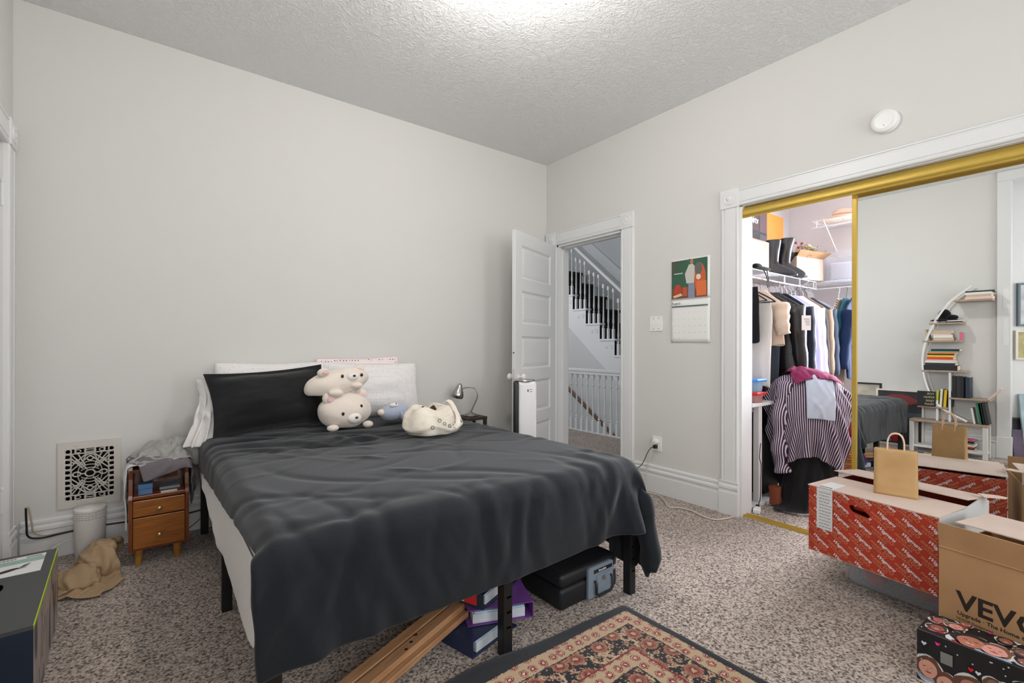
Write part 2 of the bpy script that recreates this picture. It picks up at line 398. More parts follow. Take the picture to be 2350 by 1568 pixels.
# ---------------------------------------------------------------- windows of the room (daylight)
def glass_mat(name, tint, gloss=.06, rough=.02, gcol=(1, 1, 1)):
    m = bpy.data.materials.new(name); m.use_nodes = True; nt = m.node_tree; N = nt.nodes; N.remove(N['Principled BSDF'])
    t = N.new('ShaderNodeBsdfTransparent'); t.inputs[0].default_value = (*tint, 1); g = N.new('ShaderNodeBsdfPrincipled'); g.inputs['Roughness'].default_value = rough; g.inputs['Base Color'].default_value = (*gcol, 1)
    x = N.new('ShaderNodeMixShader'); x.inputs[0].default_value = gloss; nt.links.new(t.outputs[0], x.inputs[1]); nt.links.new(g.outputs[0], x.inputs[2]); nt.links.new(x.outputs[0], N['Material Output'].inputs[0]); return m
GLASS = glass_mat('window_glass', (1, 1, 1), .04)
def window(n, o, U, w, z0, z1):
    """double-hung sash window; U runs along the wall, inside faces V"""
    U = Vector(U); V = Vector((-U.y, U.x, 0)); 
    bm = NB()
    def bx(a0, a1, zz0, zz1, d0, d1):
        pts = [(a0, zz0), (a1, zz0), (a1, zz1), (a0, zz1)]
        prism(bm, pts, Vector(o)+V*d0, U, (0, 0, 1), V, d1-d0)
    for a0, a1, b0, b1 in ((0, .05, z0, z1), (w-.05, w, z0, z1), (.05, w-.05, z0, z0+.06), (.05, w-.05, z1-.05, z1), (.05, w-.05, (z0+z1)/2-.025, (z0+z1)/2+.025)): bx(a0, a1, b0, b1, -.08, -.04)
    f = struct('window_%d' % n, bm, TRIM)
    bm = NB(); 
    def bx2(bm, a0, a1, b0, b1, d0, d1): prism(bm, [(a0, b0), (a1, b0), (a1, b1), (a0, b1)], Vector(o)+V*d0, U, (0, 0, 1), V, d1-d0)
    for a0, a1, b0, b1 in ((-.11, 0, z0, z1+.12), (w, w+.11, z0, z1+.12), (0, w, z1, z1+.12)): bx2(bm, a0, a1, b0, b1, .001, .025)
    obj('window_frame', bm, TRIM, f)
    bm = NB(); bx2(bm, -.13, w+.13, z0-.03, z0, -.03, .06); obj('window_sill', bm, TRIM, f)
    for b0, b1 in ((z0+.06, (z0+z1)/2-.025), ((z0+z1)/2+.025, z1-.05)):
        bm = NB(); bx2(bm, .05, w-.05, b0, b1, -.065, -.06); obj('pane', bm, GLASS, f)
window(1, (RX, -3.2, 0), (0, -1, 0), 1.1, .65, 2.45)
window(2, (-3.4, -4.78, 0), (1, 0, 0), 1.0, .65, 2.45)
window(3, (-1.35, -4.78, 0), (1, 0, 0), 1.0, .65, 2.45)
window(4, (2.2, -2.3, 0), (0, -1, 0), .9, .9, 2.2)

# ---------------------------------------------------------------- trim
BASEP = [(0, 0), (.020, 0), (.020, .128), (.017, .134), (.017, .150), (.023, .156), (.023, .170), (.012, .178), (.012, .184), (.016, .190), (.016, .203), (.010, .209), (0, .209)]
def baseboard(name, o, U, L, m=TRIM):
    """o on the wall plane, U along the wall; inside is U rotated +90"""
    U = Vector(U); V = Vector((-U.y, U.x, 0)); bm = NB(); prism(bm, BASEP, o, V, (0, 0, 1), U, L); return struct(name, bm, m, smooth=25)
baseboard('baseboard_back', (0, 0, 0), (-1, 0, 0), 3.66-.03)
baseboard('baseboard_right', (0, -1.80, 0), (0, 1, 0), .715)
baseboard('baseboard_left', (LX, -1.095, 0), (0, -1, 0), 1.595)
baseboard('baseboard_recess', (RX, -3.25, 0), (0, -1, 0), 1.5); baseboard('baseboard_bay', (LX-.10, -2.75, 0), Vector((-.34, -.50, 0)).normalized(), .604)
baseboard('baseboard_front', (-4.1, -4.78, 0), (1, 0, 0), 4.1)
CASEP = [(0, 0), (0, .016), (.006, .022), (.014, .022), (.018, .016), (.024, .016), (.028, .021), (.097, .021), (.101, .016), (.107, .016), (.111, .022), (.119, .022), (.125, .016), (.125, 0)]
def casing(bm, o, U, V, Wd, L, w=.125):
    s = w/.125; prism(bm, [(a*s, b) for a, b in CASEP], o, U, V, Wd, L)
def rosette(name, c, N_, size, parent):
    """square corner block with turned rings; c the centre on the wall, N_ the outward normal"""
    N_ = Vector(N_); U = Vector((-N_.y, N_.x, 0)); bm = NB(); h = size/2
    T = frameM(c, U, (0, 0, 1)) 
    if T.to_3x3().col[2].dot(N_) < 0: T = frameM(c, -U, (0, 0, 1))
    rbox(bm, -h, h, -h, h, 0, .028, .003, 1, T); o = obj('corner_block', bm, TRIM, parent)
    bm = NB(); lathe(bm, [(.046, .028), (.044, .032), (.039, .030), (.036, .033), (.030, .034), (.026, .031), (.020, .031), (.014, .036), (.006, .038), (0, .038)], 28, T)
    obj('rosette', bm, TRIM, o, smooth=50)
def plinth(c0, c1, N_, h, parent):
    N_ = Vector(N_); c0, c1 = Vector(c0), Vector(c1); U = (c1-c0).normalized(); L = (c1-c0).length; bm = NB()
    prism(bm, [(0, 0), (.030, 0), (.030, h-.075), (.026, h-.068), (.026, h-.055), (.031, h-.048), (.031, h-.03), (.024, h-.02), (.024, h-.012), (.027, h-.006), (.027, h), (0, h)], c0, N_, (0, 0, 1), U, L)
    obj('plinth_block', bm, TRIM, parent, smooth=25)
# doorway casing (right wall)
t1 = NB(); casing(t1, (0, DY1, .21), (0, -1, 0), (-1, 0, 0), (0, 0, 1), DZ-.21); t1o = struct('trim_1', t1, TRIM)
bm = NB(); casing(bm, (0, DY0, .21), (0, 1, 0), (-1, 0, 0), (0, 0, 1), DZ-.21); obj('side_casing', bm, TRIM, t1o)
bm = NB(); casing(bm, (0, DY1, DZ), (0, 0, 1), (-1, 0, 0), (0, 1, 0), DY0-DY1); obj('head_casing', bm, TRIM, t1o)
bm = NB(); box(bm, .0, .14, DY1-.002, DY1+.018, 0, DZ); box(bm, .0, .14, DY0-.018, DY0+.002, 0, DZ); box(bm, 0, .14, DY1, DY0, DZ-.018, DZ+.002)
box(bm, .055, .07, DY1+.018, DY1+.03, 0, DZ-.018); box(bm, .055, .07, DY0-.03, DY0-.018, 0, DZ-.018); box(bm, .055, .07, DY1, DY0, DZ-.03, DZ-.018); obj('door_jamb', bm, TRIM, t1o)
rosette('corner_block', (0, DY1-.0625, DZ+.0625), (-1, 0, 0), .131, t1o); rosette('corner_block', (0, DY0+.067, DZ+.0625), (-1, 0, 0), .131, t1o)
plinth((0, DY1+.003, 0), (0, DY1-.132, 0), (-1, 0, 0), .217, t1o); plinth((0, DY0-.003, 0), (0, DY0+.13, 0), (-1, 0, 0), .217, t1o)
# closet casing
t2 = NB(); casing(t2, (0, CY0, .21), (0, 1, 0), (-1, 0, 0), (0, 0, 1), CZ-.21, .118); t2o = struct('trim_2', t2, TRIM)
bm = NB(); casing(bm, (0, CY0, CZ), (0, 0, 1), (-1, 0, 0), (0, -1, 0), 2.02, .112); obj('head_casing', bm, TRIM, t2o)
bm = NB(); casing(bm, (0, CY1, .21), (0, -1, 0), (-1, 0, 0), (0, 0, 1), CZ-.21, .118); obj('side_casing', bm, TRIM, t2o)
bm = NB(); box(bm, 0, .14, CY0-.015, CY0+.002, 0, CZ); box(bm, 0, .14, CY1, CY0, CZ-.006, CZ+.002); box(bm, 0, .14, CY1-.002, CY1+.015, 0, CZ); obj('closet_jamb', bm, TRIM, t2o)
rosette('corner_block', (0, CY0+.0605, CZ+.057), (-1, 0, 0), .127, t2o)
plinth((0, CY0-.003, 0), (0, CY0+.128, 0), (-1, 0, 0), .222, t2o)
# left-wall door casing
t3 = NB(); casing(t3, (LX, LD0, .21), (0, 1, 0), (1, 0, 0), (0, 0, 1), LDZ-.21); t3o = struct('trim_3', t3, TRIM)
bm = NB(); casing(bm, (LX, LD1, LDZ), (0, 0, 1), (1, 0, 0), (0, 1, 0), LD0-LD1); obj('head_casing', bm, TRIM, t3o)
bm = NB(); casing(bm, (LX, LD1, .21), (0, -1, 0), (1, 0, 0), (0, 0, 1), LDZ-.21); obj('side_casing', bm, TRIM, t3o)
rosette('corner_block', (LX, LD0+.065, LDZ+.0625), (1, 0, 0), .131, t3o); rosette('corner_block', (LX, LD1-.065, LDZ+.0625), (1, 0, 0), .131, t3o)
plinth((LX, LD0-.003, 0), (LX, LD0+.132, 0), (1, 0, 0), .217, t3o); plinth((LX, LD1+.003, 0), (LX, LD1-.132, 0), (1, 0, 0), .217, t3o)
# recess trim: board at the outside corner and head board
bm = NB(); rbox(bm, LX-.1, LX+.02, -2.79, -2.69, 0, H-.1, .004); rbox(bm, LX-.1, LX+.02, -4.7, -2.69, H-.1, H-.001, .004); rbox(bm, LX-.1, LX+.024, -2.80, -2.685, 0, .22, .006)
struct('trim_4', bm, TRIM)

# ================================================================ doors
def panel_door(name, w, h, parent_loc, rz, knob_side, rows=5, th=.035):
    """slab from x=0 (hinge) to x=w, thickness along y, front face at y=-th"""
    d = link(bpy.data.objects.new(name, None)); d.location = parent_loc; d.rotation_euler = (0, 0, rz); d['kind'] = 'structure'; d.empty_display_size = .05
    st, rl, br = .105, .10, .16
    zs = []; ph = (h-br-.11-rl*(rows-1))/rows; z = br
    for i in range(rows): zs.append((z, z+ph)); z += ph+rl
    bm = NB(); box(bm, 0, st, -th, 0, 0, h); box(bm, w-st, w, -th, 0, 0, h); box(bm, st, w-st, -th, 0, 0, br)
    for i in range(rows):
        top = zs[i+1][0] if i+1 < rows else h
        box(bm, st, w-st, -th, 0, zs[i][1], top)
    obj('door_frame', bm, TRIM, d)
    for z0, z1 in zs:
        bm = NB(); x0, x1 = st, w-st
        for s in (-1, 1):
            yo = -th if s < 0 else 0; q = lambda k: yo-s*k
            # moulding slope, flat field, raised centre
            rings = [(0, 0), (.018, .011), (.022, .011), (.026, .009), (.05, .005)]
            prev = None
            for off, dep in rings:
                a = [bm.verts.new(v) for v in ((x0+off, q(dep), z0+off), (x1-off, q(dep), z0+off), (x1-off, q(dep), z1-off), (x0+off, q(dep), z1-off))]
                if prev:
                    for i in range(4): bm.faces.new([prev[i], prev[(i+1) % 4], a[(i+1) % 4], a[i]])
                prev = a
            bm.faces.new(prev)
        obj('door_panel', bm, TRIM, d)
    return d
PORC = mat('white_porcelain', S(238, 236, 232), .12, spec=.6, coat=.4)
STEELD = mat('dark_worn_steel', S(92, 86, 80), .45, metal=.9)
# room door, hinged at the jamb beside the corner, standing open into the room
ang = math.atan2(-.455+.165, -.725+.02)
d1 = panel_door('door_1', .765, 2.07, (-.028, -.163, .012), ang, 1)
def knob(parent, x, z, yo, s, label=None):
    bm = NB(); M = Matrix.Translation((x, yo, z)) @ Matrix.Rotation(-s*PI/2, 4, 'X')
    lathe(bm, [(.024, 0), (.024, .004), (.012, .008), (.010, .026), (.016, .030), (.0275, .038), (.029, .050), (.026, .060), (.014, .065), (0, .066)], 24, M)
    obj('door_knob', bm, PORC, parent, smooth=50, label=label)
knob(d1, .715, .86, 0, 1, 'white porcelain door knob'); knob(d1, .715, .86, -.035, -1, 'white porcelain door knob')
bm = NB(); box(bm, .764, .7665, -.028, -.008, .78, .93); cyl(bm, (.766, -.018, .855), (.775, -.018, .855), .008, n=10); obj('latch_plate', bm, mat('painted_latch', S(205, 202, 196), .5), d1)
bm = NB(); lathe(bm, [(0, 0), (.006, 0), (.006, .004), (0, .004)], 10, Matrix.Translation((.765, -.018, 1.06)) @ Matrix.Rotation(PI/2, 4, 'Y')); obj('lock_screw', bm, STEELD, d1)
for zz in (.25, 1.05, 1.82):
    bm = NB(); cyl(bm, (-.006, -.004, zz-.05), (-.006, -.004, zz+.05), .007, n=10); box(bm, -.006, .001, -.034, -.002, zz-.05, zz+.05); obj('hinge', bm, TRIM, d1)
# left wall door, closed
d2 = panel_door('door_2', .75, 2.08, (LX-.02, -.21, .01), -PI/2, 1, th=.035)
d2.rotation_euler = (0, 0, -PI/2)
knob(d2, .655, .72, 0, 1, 'white porcelain door knob')
for zz in (.36, 1.84):
    bm = NB(); cyl(bm, (-.006, .018, zz-.055), (-.006, .018, zz+.055), .008, n=10); lathe(bm, [(0, 0), (.006, .002), (.008, .012), (.003, .02), (0, .024)], 10, Matrix.Translation((-.006, .018, zz+.055)))
    box(bm, -.006, .034, .002, .006, zz-.055, zz+.055); box(bm, -.03, -.006, .004, .02, zz-.055, zz+.055); obj('hinge', bm, TRIM, d2, label='painted-over ball tip hinge')

# ================================================================ bed
BLACKM = mat('black_powder_coat', (.006, .006, .007), .45)
bx0, bx1, by0, by1 = -2.86, -1.34, -.09, -2.12
bed = thing('bed_frame', 'black metal platform bed frame with square slotted legs', 'bed frame', (-2.1, -1.1, 0))
o_ = Vector((-2.1, -1.1, 0))
bm = NB()
for x0, x1, y0, y1 in ((bx0, bx0+.03, by1, by0), (bx1-.03, bx1, by1, by0), (bx0, bx1, by0-.03, by0), (bx0, bx1, by1, by1+.03), (-2.085, -2.055, by1, by0)): box(bm, x0, x1, y0, y1, .315, .345)
bmesh.ops.translate(bm, vec=-o_, verts=bm.verts); obj('rail', bm, BLACKM, bed)
for k in range(12):
    y = by1+.1+k*.166; bm = NB(); box(bm, bx0+.03, bx1-.03, y, y+.045, .335, .347); bmesh.ops.translate(bm, vec=-o_, verts=bm.verts); obj('slat', bm, BLACKM, bed)
for x in (bx0+.02, -2.07, bx1-.02):
    for y in (by0-.03, -1.15, by1+.02):
        bm = NB()
        if y > -2: rbox(bm, x-.019, x+.019, y-.019, y+.019, 0, .33, .002, 1)
        else:      # hollow square tube with slots cut through its front
            box(bm, x-.019, x-.016, y-.016, y+.019, 0, .33); box(bm, x+.016, x+.019, y-.016, y+.019, 0, .33); box(bm, x-.016, x+.016, y+.016, y+.019, 0, .33)
            cuts = [(.10, .108), (.155, .163), (.21, .218)]; zs_ = [0]+[c for q in cuts for c in q]+[.33]
            for z0, z1 in zip(zs_[::2], zs_[1::2]): box(bm, x-.019, x+.019, y-.019, y-.016, z0, z1)
            for z0, z1 in cuts: box(bm, x-.019, x-.006, y-.019, y-.016, z0, z1); box(bm, x+.014, x+.019, y-.019, y-.016, z0, z1)
        bmesh.ops.translate(bm, vec=-o_, verts=bm.verts); lg = obj('leg', bm, BLACKM, bed)
SHEET = mat('white_fitted_sheet', S(226, 222, 219), .85, bump=(22, .35, .01), spec=.2, sheen=.2)
mt = thing('mattress', 'white covered mattress showing below the dark duvet', 'mattress', (-2.1, -1.1, .347))
bm = NB(); rbox(bm, bx0, bx1, by1, by0, .347, .575, .045, 4); bmesh.ops.translate(bm, vec=(2.1, 1.1, -.347), verts=bm.verts); obj('mattress_body', bm, SHEET, mt, smooth=60)
# loose mattress cover hanging down the side by the nightstand
n, m_ = 60, 10; yy = np.linspace(-.12, -2.09, n); X = np.zeros((n, m_, 3)); wv = fbm((n, m_), (9, 2), 3, 3)
low = np.interp(-yy, [.12, .3, .55, .9, 1.3, 1.65, 1.95, 2.14], [.40, .40, .378, .34, .30, .272, .29, .34])
for j in range(m_):
    t = j/(m_-1); X[:, j, 0] = bx0-.006-.012*t-.014*wv[:, j]*t; X[:, j, 1] = yy; X[:, j, 2] = .52*(1-t)+low*t
gridobj('mattress_cover', X, SHEET, mt, thick=.003, base=(-2.1, -1.1, .347), label='loose white mattress cover hanging at the side')

# duvet: simulated cloth over the mattress
DUV = mat('charcoal_duvet_cotton', S(24, 27, 32), .85, bump=(70, .18, .004, 6), spec=.22, sheen=.15)
def duvet():
    n, m = 104, 112; Lx, Ly = 2.03, 2.20; x0, y0 = -3.00, -.27   # sheet corner at the head, nightstand side
    dx, dy = Lx/(n-1), Ly/(m-1)
    I, J = np.meshgrid(np.arange(n), np.arange(m), indexing='ij')
    X = np.zeros((n, m, 3)); u = I*dx; v = J*dy
    X[..., 0] = -3.035+.165*v/Ly+u*.985; X[..., 1] = y0-v*.985+.12*np.clip((u-.9)/1.1, 0, 1)*(1-v/Ly)
    X[..., 2] = .637+.012*fbm((n, m), (5, 6), 5, 4)+.02*np.exp(-((v-.5)/.35)**2)*fbm((n, m), (3, 9), 8, 3)
    # the rims start folded down over the edges
    def fold(ax, edge, s):
        d = s*(X[..., ax]-edge); hang = np.maximum(d, 0); X[..., ax] = np.where(d > 0, edge+s*hang*.25, X[..., ax]); X[..., 2] -= hang*.96
    fold(0, bx0-.03, -1); fold(0, bx1+.03, 1); fold(1, by1-.03, -1)
    cols = [sdf_box(((bx0+bx1)/2, (by0+by1)/2, .44), ((bx1-bx0)/2+.012, (by0-by1)/2+.012, .166), .055), sdf_floor(.02)]
    X = cloth(X, dx, dy, cols, steps=70, its=7, th=.012, fric=.8, bend=.12, damp=.93, g=4)
    UV = np.stack([u, v], -1)
    X = creases(X, UV, [(44, (.1, 1.7), (.05, .8), 0, 30, .26, .016, .011), (16, (.2, 1.4), (.3, .8), 12, 20, .35, .022, .016), (40, (.1, 1.9), (.5, 1.8), 25, 60, .26, .018, .008), (44, (.05, 1.9), (1.8, 2.2), 90, 14, .24, .016, .010), (22, (1.6, 2.1), (.4, 2.2), 0, 20, .22, .02, .008), (12, (0, .3), (.1, 1.9), 10, 40, .18, .02, .007)], 4)
    return smoothgrid(X, 1, .3)
XD = duvet()
duv = thing('duvet', 'rumpled charcoal duvet spread over the bed', 'duvet', (-2.1, -1.1, .6))
n_, k_ = XD.shape[0]-1, XD.shape[1]-1; iu, jv = np.meshgrid((np.arange(n_)+.5)/n_*2.03, (np.arange(k_)+.5)/k_*2.20, indexing='ij')
dmask = ~((iu > 1.77) & (jv > 1.94) & (np.hypot(iu-1.77, jv-1.94) > .26))      # rounded hem corner
gridobj('duvet_cover', XD, DUV, duv, mask=dmask, thick=.022, sub=2, base=(-2.1, -1.1, .6), offset=1)

# ================================================================ things on the bed
def pillow_mesh(bm, w, h, t, flange=0, seed=0, wr=.006, n=30, power=.5):
    """upright pillow: x width, z height from 0, y thickness"""
    g = {}
    nz = [fbm((n+1, n+1), (3, 5), seed+s, 4) for s in (0, 1)]
    for s in (0, 1):
        for i in range(n+1):
            for j in range(n+1):
                u, v = -1+2*i/n, -1+2*j/n
                rim = i in (0, n) or j in (0, n)
                if rim and s == 1: g[s, i, j] = g[0, i, j]; continue
                fu, fv = (w/2-flange)/(w/2), (h/2-flange)/(h/2)
                a, b = min(1, abs(u)/fu), min(1, abs(v)/fv)
                th = t/2*((1-a**2.2)*(1-b**2.2))**power if a < 1 and b < 1 else 0
                rc = 1 if flange else 1-.075*(u*u*v*v)**2; x = w/2*u*(1-.075*(1-v*v))*rc; z = h/2+h/2*v*(1-.10*(1-u*u))*rc
                th = max(th, .0025 if flange and not rim else 0)
                y = (1 if s else -1)*th+wr*nz[s][i, j]*(1-u**4)*(1-v**4)*1.4
                g[s, i, j] = bm.verts.new((x, y, z))
        for i in range(n):
            for j in range(n): bm.faces.new([g[s, i, j], g[s, i+1, j], g[s, i+1, j+1], g[s, i, j+1]])
def dotmat(name, base, dots, scale, size, rough=.85):
    m = mat(name, base, rough, bump=(30, .25, .006), spec=.2); nt = m.node_tree; N = nt.nodes; L = nt.links
    tc = N.new('ShaderNodeTexCoord'); v = N.new('ShaderNodeTexVoronoi'); v.inputs['Scale'].default_value = scale; v.inputs['Randomness'].default_value = .35 if size < .3 else .9
    L.new(tc.outputs['Object'], v.inputs[0]); r = N.new('ShaderNodeValToRGB'); r.color_ramp.elements[0].position = size; r.color_ramp.elements[1].position = size+.05
    r.color_ramp.elements[0].color = (*dots, 1); r.color_ramp.elements[1].color = (*base, 1); L.new(v.outputs['Distance'], r.inputs[0]); L.new(r.outputs[0], N['Principled BSDF'].inputs['Base Color']); return m
def pillow(name, label, w, h, t, loc, lean, roll, m, flange=0, seed=0, wr=.006, turn=0, power=.5):
    p = thing(name, label, 'pillow', loc)
    bm = NB(); pillow_mesh(bm, w, h, t, flange, seed, wr, power=power)
    o = obj('pillow_body', bm, m, p, smooth=180); o.rotation_euler = (lean, roll, turn)
    s = o.modifiers.new('smooth', 'SUBSURF'); s.levels = 1; s.render_levels = 1
    return p
FAINT = dotmat('white_cotton_faint_dots', S(233, 229, 228), S(212, 203, 204), 62, .22)
DASH = dotmat('pink_cotton_dark_dashes', S(238, 220, 220), S(70, 52, 66), 48, .20)
pillow('pillow', 'white pillow with faint dots behind the charcoal pillow', .72, .44, .20, (-2.46, -.15, .60), R(-8), R(.5), FAINT, seed=1, wr=.012)
pillow('pillow', 'white pillow with faint dots behind the plush toys', .76, .43, .21, (-1.82, -.20, .60), R(-13), R(1.5), FAINT, seed=4, wr=.012)
pillow('pillow', 'pale pink pillow with dark dashes tucked against the wall', .66, .46, .10, (-1.87, -.07, .60), R(-4), R(-1), DASH, seed=6)
DARKC = mat('charcoal_pillow_cotton', S(32, 32, 33), .85, bump=(60, .15, .004, 6), spec=.2, sheen=.12)
pillow('pillow', 'charcoal flanged pillow leaning on the white pillows', .68, .40, .24, (-2.50, -.43, .625), R(-24), R(-3.5), DARKC, flange=.035, seed=9, wr=.020, turn=R(4))
# crumpled white pillowcase end spilling over the mattress edge
n, m_ = 34, 26; X = np.zeros((n, m_, 3)); w1 = fbm((n, m_), (5, 7), 12, 3)
for i in range(n):
    t = i/(n-1); wd = np.interp(t, [0, .25, .6, .85, 1], [.11, .12, .13, .17, .20])
    c = (np.interp(t, [0, .3, .7, 1], [-2.84, -2.82, -2.83, -2.85]), np.interp(t, [0, .4, 1], [-.22, -.26, -.36]), np.interp(t, [0, .3, .8, 1], [.93, .84, .66, .57]))
    for j in range(m_):
        q = j/(m_-1)-.5
        X[i, j] = (c[0]+q*wd+.012*math.sin(j*1.1+i*.15), c[1]-.05*math.cos(q*PI)-.018*math.sin(j*1.3+2*t), c[2]+.0*q)
X = X+gridnormals(X)*(.020*w1[..., None])
case = thing('pillowcase', 'crumpled white pillowcase end hanging by the nightstand clothes', 'pillowcase', (-2.84, -.3, .6))
gridobj('pillowcase_cloth', X, SHEET, case, thick=.004, base=(-2.84, -.3, .6))
# sheet roll between pillowcase and mattress
PLUSH = mat('cream_plush', S(232, 219, 207), .95, bump=(240, .35, .003), spec=.1, sheen=.6)
PINKP = mat('pink_plush', S(226, 190, 184), .95, bump=(240, .35, .003), spec=.1, sheen=.6)
WHITEPL = mat('white_plush', S(240, 234, 228), .95, bump=(240, .35, .003), spec=.1, sheen=.6)
BEAD = mat('black_bead', (.006, .006, .006), .25)
NOSE = mat('brown_stitching', S(58, 40, 34), .8)
def plush(name, label, loc, body, R_body, ears, eyes, muzzle, paws=(), wrinkle=0, extra=None):
    """generic stuffed bear: body ellipsoid in its own frame, ears, bead eyes, muzzle with a stitched nose, paws"""
    p = thing(name, label, 'plush toy', loc)
    M = R_body
    bm = NB(); ellipsoid(bm, (0, 0, 0), body, M, 36, 22)
    for v in bm.verts:
        d = v.co.normalized(); v.co *= 1+.035*math.sin(5*d.x+3*d.z+loc[0]*9)*math.sin(4*d.z-2*d.y)+wrinkle*math.sin(14*d.z+6*d.x)
        if v.co.z < -body[2]*.85: v.co.z = -body[2]*.85
    obj('body', bm, PLUSH, p, smooth=180)
    for c, r, inner in ears:
        bm = NB(); ellipsoid(bm, c, r, M); e = obj('ear', bm, PLUSH, p, smooth=180)
        bm = NB(); c2 = Vector(c)+Vector(inner); ellipsoid(bm, c2, (r[0]*.62, r[1]*.5, r[2]*.62), M); obj('inner_ear', bm, PINKP, e, smooth=180)
    for c in eyes:
        bm = NB(); ellipsoid(bm, c, (.009, .006, .0105), None, 14, 8); obj('eye', bm, BEAD, p, smooth=180)
    bm = NB(); ellipsoid(bm, muzzle[0], muzzle[1]); mz = obj('muzzle', bm, WHITEPL, p, smooth=180)
    bm = NB(); ellipsoid(bm, Vector(muzzle[0])+Vector(muzzle[2]), (.010, .006, .007), None, 12, 8); obj('nose', bm, NOSE, mz, smooth=180)
    for c, r in paws:
        bm = NB(); ellipsoid(bm, c, r); obj('paw', bm, PLUSH, p, smooth=180)
    return p
vdir = Vector((-.62, -.78, .05))   # towards the room
plush('plush_bear', 'round cream plush bear sitting under another bear', (-2.13, -.50, .72), (.165, .12, .115), Matrix.Rotation(R(-3), 4, 'Y'),
      [((-.105, -.03, .085), (.042, .03, .042), (.004, -.022, -.004)), ((.095, -.01, .095), (.042, .03, .042), (-.008, -.022, -.006))],
      [(-.048, -.113, -.004), (.066, -.104, .034)], ((.022, -.112, -.036), (.042, .026, .032), (.004, -.026, .006)),
      [((.115, -.085, -.085), (.032, .03, .022)), ((-.1, -.085, -.088), (.035, .03, .02))])
plush('plush_bear', 'floppy cream plush bear with wide bean shaped body lying on top', (-2.165, -.46, .895), (.205, .105, .085), Matrix.Rotation(R(-12), 4, 'Y'),
      [((-.10, -.05, .068), (.036, .03, .026), (.004, -.02, .0)), ((.135, .0, .078), (.036, .03, .03), (-.006, -.02, -.004))],
      [(.000, -.099, .045), (.125, -.083, .048)], ((.062, -.098, .040), (.036, .022, .026), (.004, -.022, .006)),
      [((-.04, -.098, -.055), (.046, .03, .024)), ((.09, -.090, -.015), (.038, .026, .02))], wrinkle=.012)
BLUEPL = mat('grey_blue_plush', S(172, 180, 198), .95, bump=(220, .4, .003), spec=.1, sheen=.6)
p = thing('plush_toy', 'small grey blue plush animal beside the cream bears', 'plush toy', (-1.80, -.50, .64))
bm = NB(); ellipsoid(bm, (0, 0, .045), (.105, .07, .06), None, 30, 16)
for v in bm.verts: v.co.z = max(v.co.z, .0); v.co.z += .006*math.sin(30*v.co.x)
obj('body', bm, BLUEPL, p, smooth=180)
for k in range(4):
    bm = NB(); ellipsoid(bm, (.02+.028*k, -.066+.012*k, .028), (.013, .016, .030), Matrix.Rotation(R(-12+8*k), 4, 'Y'), 14, 10); obj('paw', bm, BLUEPL, p, smooth=180)
bm = NB(); ellipsoid(bm, (-.02, -.035, .095), (.032, .022, .014), None, 16, 10); obj('face_patch', bm, WHITEPL, p, smooth=180)
bm = NB(); ellipsoid(bm, (-.012, -.05, .104), (.005, .004, .005), None, 10, 8); obj('eye', bm, BEAD, p, smooth=180)
bm = NB(); ellipsoid(bm, (-.1, -.015, .05), (.025, .025, .022), None, 14, 10); obj('ear', bm, PLUSH, p, smooth=180)

# canvas tote
CANVAS = mat('natural_canvas', S(226, 217, 203), .9, bump=(160, .3, .002), var=(14, S(208, 196, 180), .3, .6), spec=.15)
tb = thing('tote_bag', 'slumped cream canvas tote bag lying on the charcoal duvet', 'bag', (-1.83, -1.06, .625), R(-30))
n, m_ = 28, 44; X = np.zeros((n, m_, 3)); nz = fbm((n, m_), (5, 8), 21, 3)
for i in range(n):
    t = i/(n-1); prof_r = np.interp(t, [0, .08, .3, .6, .85, 1], [.02, .13, .165, .145, .10, .05]); z = np.interp(t, [0, .08, .3, .6, .85, 1], [.002, .004, .045, .11, .15, .14])
    for j in range(m_):
        a = 2*PI*j/(m_-1); rr = prof_r*(1+.10*math.sin(3*a+1+2*t)+.05*math.sin(7*a+5*t))
        X[i, j] = (rr*math.cos(a)*1.0, rr*.85*math.sin(a)+.03*t, max(z+.012*math.sin(4*a+3*t)*(t > .2), .003))
X[:, -1] = X[:, 0]; N_ = gridnormals(X); nz[:, -1] = nz[:, 0]; X = X+N_*(.010*nz*np.linspace(0, 1, n)[:, None])[..., None]; X[..., 2] = np.maximum(X[..., 2], .002)
gridobj('bag_body', X, CANVAS, tb, thick=.003)
for off, tl in ((.03, 0), (-.05, .3)):
    pts = spline([(.02+off, .04, .14), (.07+off, .03, .185-.05*tl), (.135, -.02, .15-.04*tl), (.158, -.06+off, .09), (.14, -.09+off, .055)], 8)
    bm = NB(); tube(bm, pts, .01, 8, flat=(.003, .013)); obj('strap', bm, CANVAS, tb, smooth=60)
INK = mat('dark_print', S(48, 44, 42), .8)
for (a, zz, k) in ((-1.2, .085, 0), (-1.0, .065, 1), (-.8, .05, 2), (-.55, .06, 3), (-1.45, .05, 4), (-.3, .07, 5)):
    bm = NB(); rr = .165*(1+.10*math.sin(3*a+1+.7))
    c = Vector((rr*math.cos(a)*.97, rr*.85*math.sin(a)*.97+.01, zz)); nv = Vector((math.cos(a), math.sin(a), .55)).normalized(); U = Vector((-math.sin(a), math.cos(a), 0))
    T = frameM(c+nv*.012, U, nv.cross(U)); ring = [(0.009*math.cos(q*PI/6), .009*math.sin(q*PI/6), 0) for q in range(12)]
    tube(bm, [T @ Vector(q) for q in ring], .0016, 5, closed=True); obj('printed_mark', bm, INK, tb)

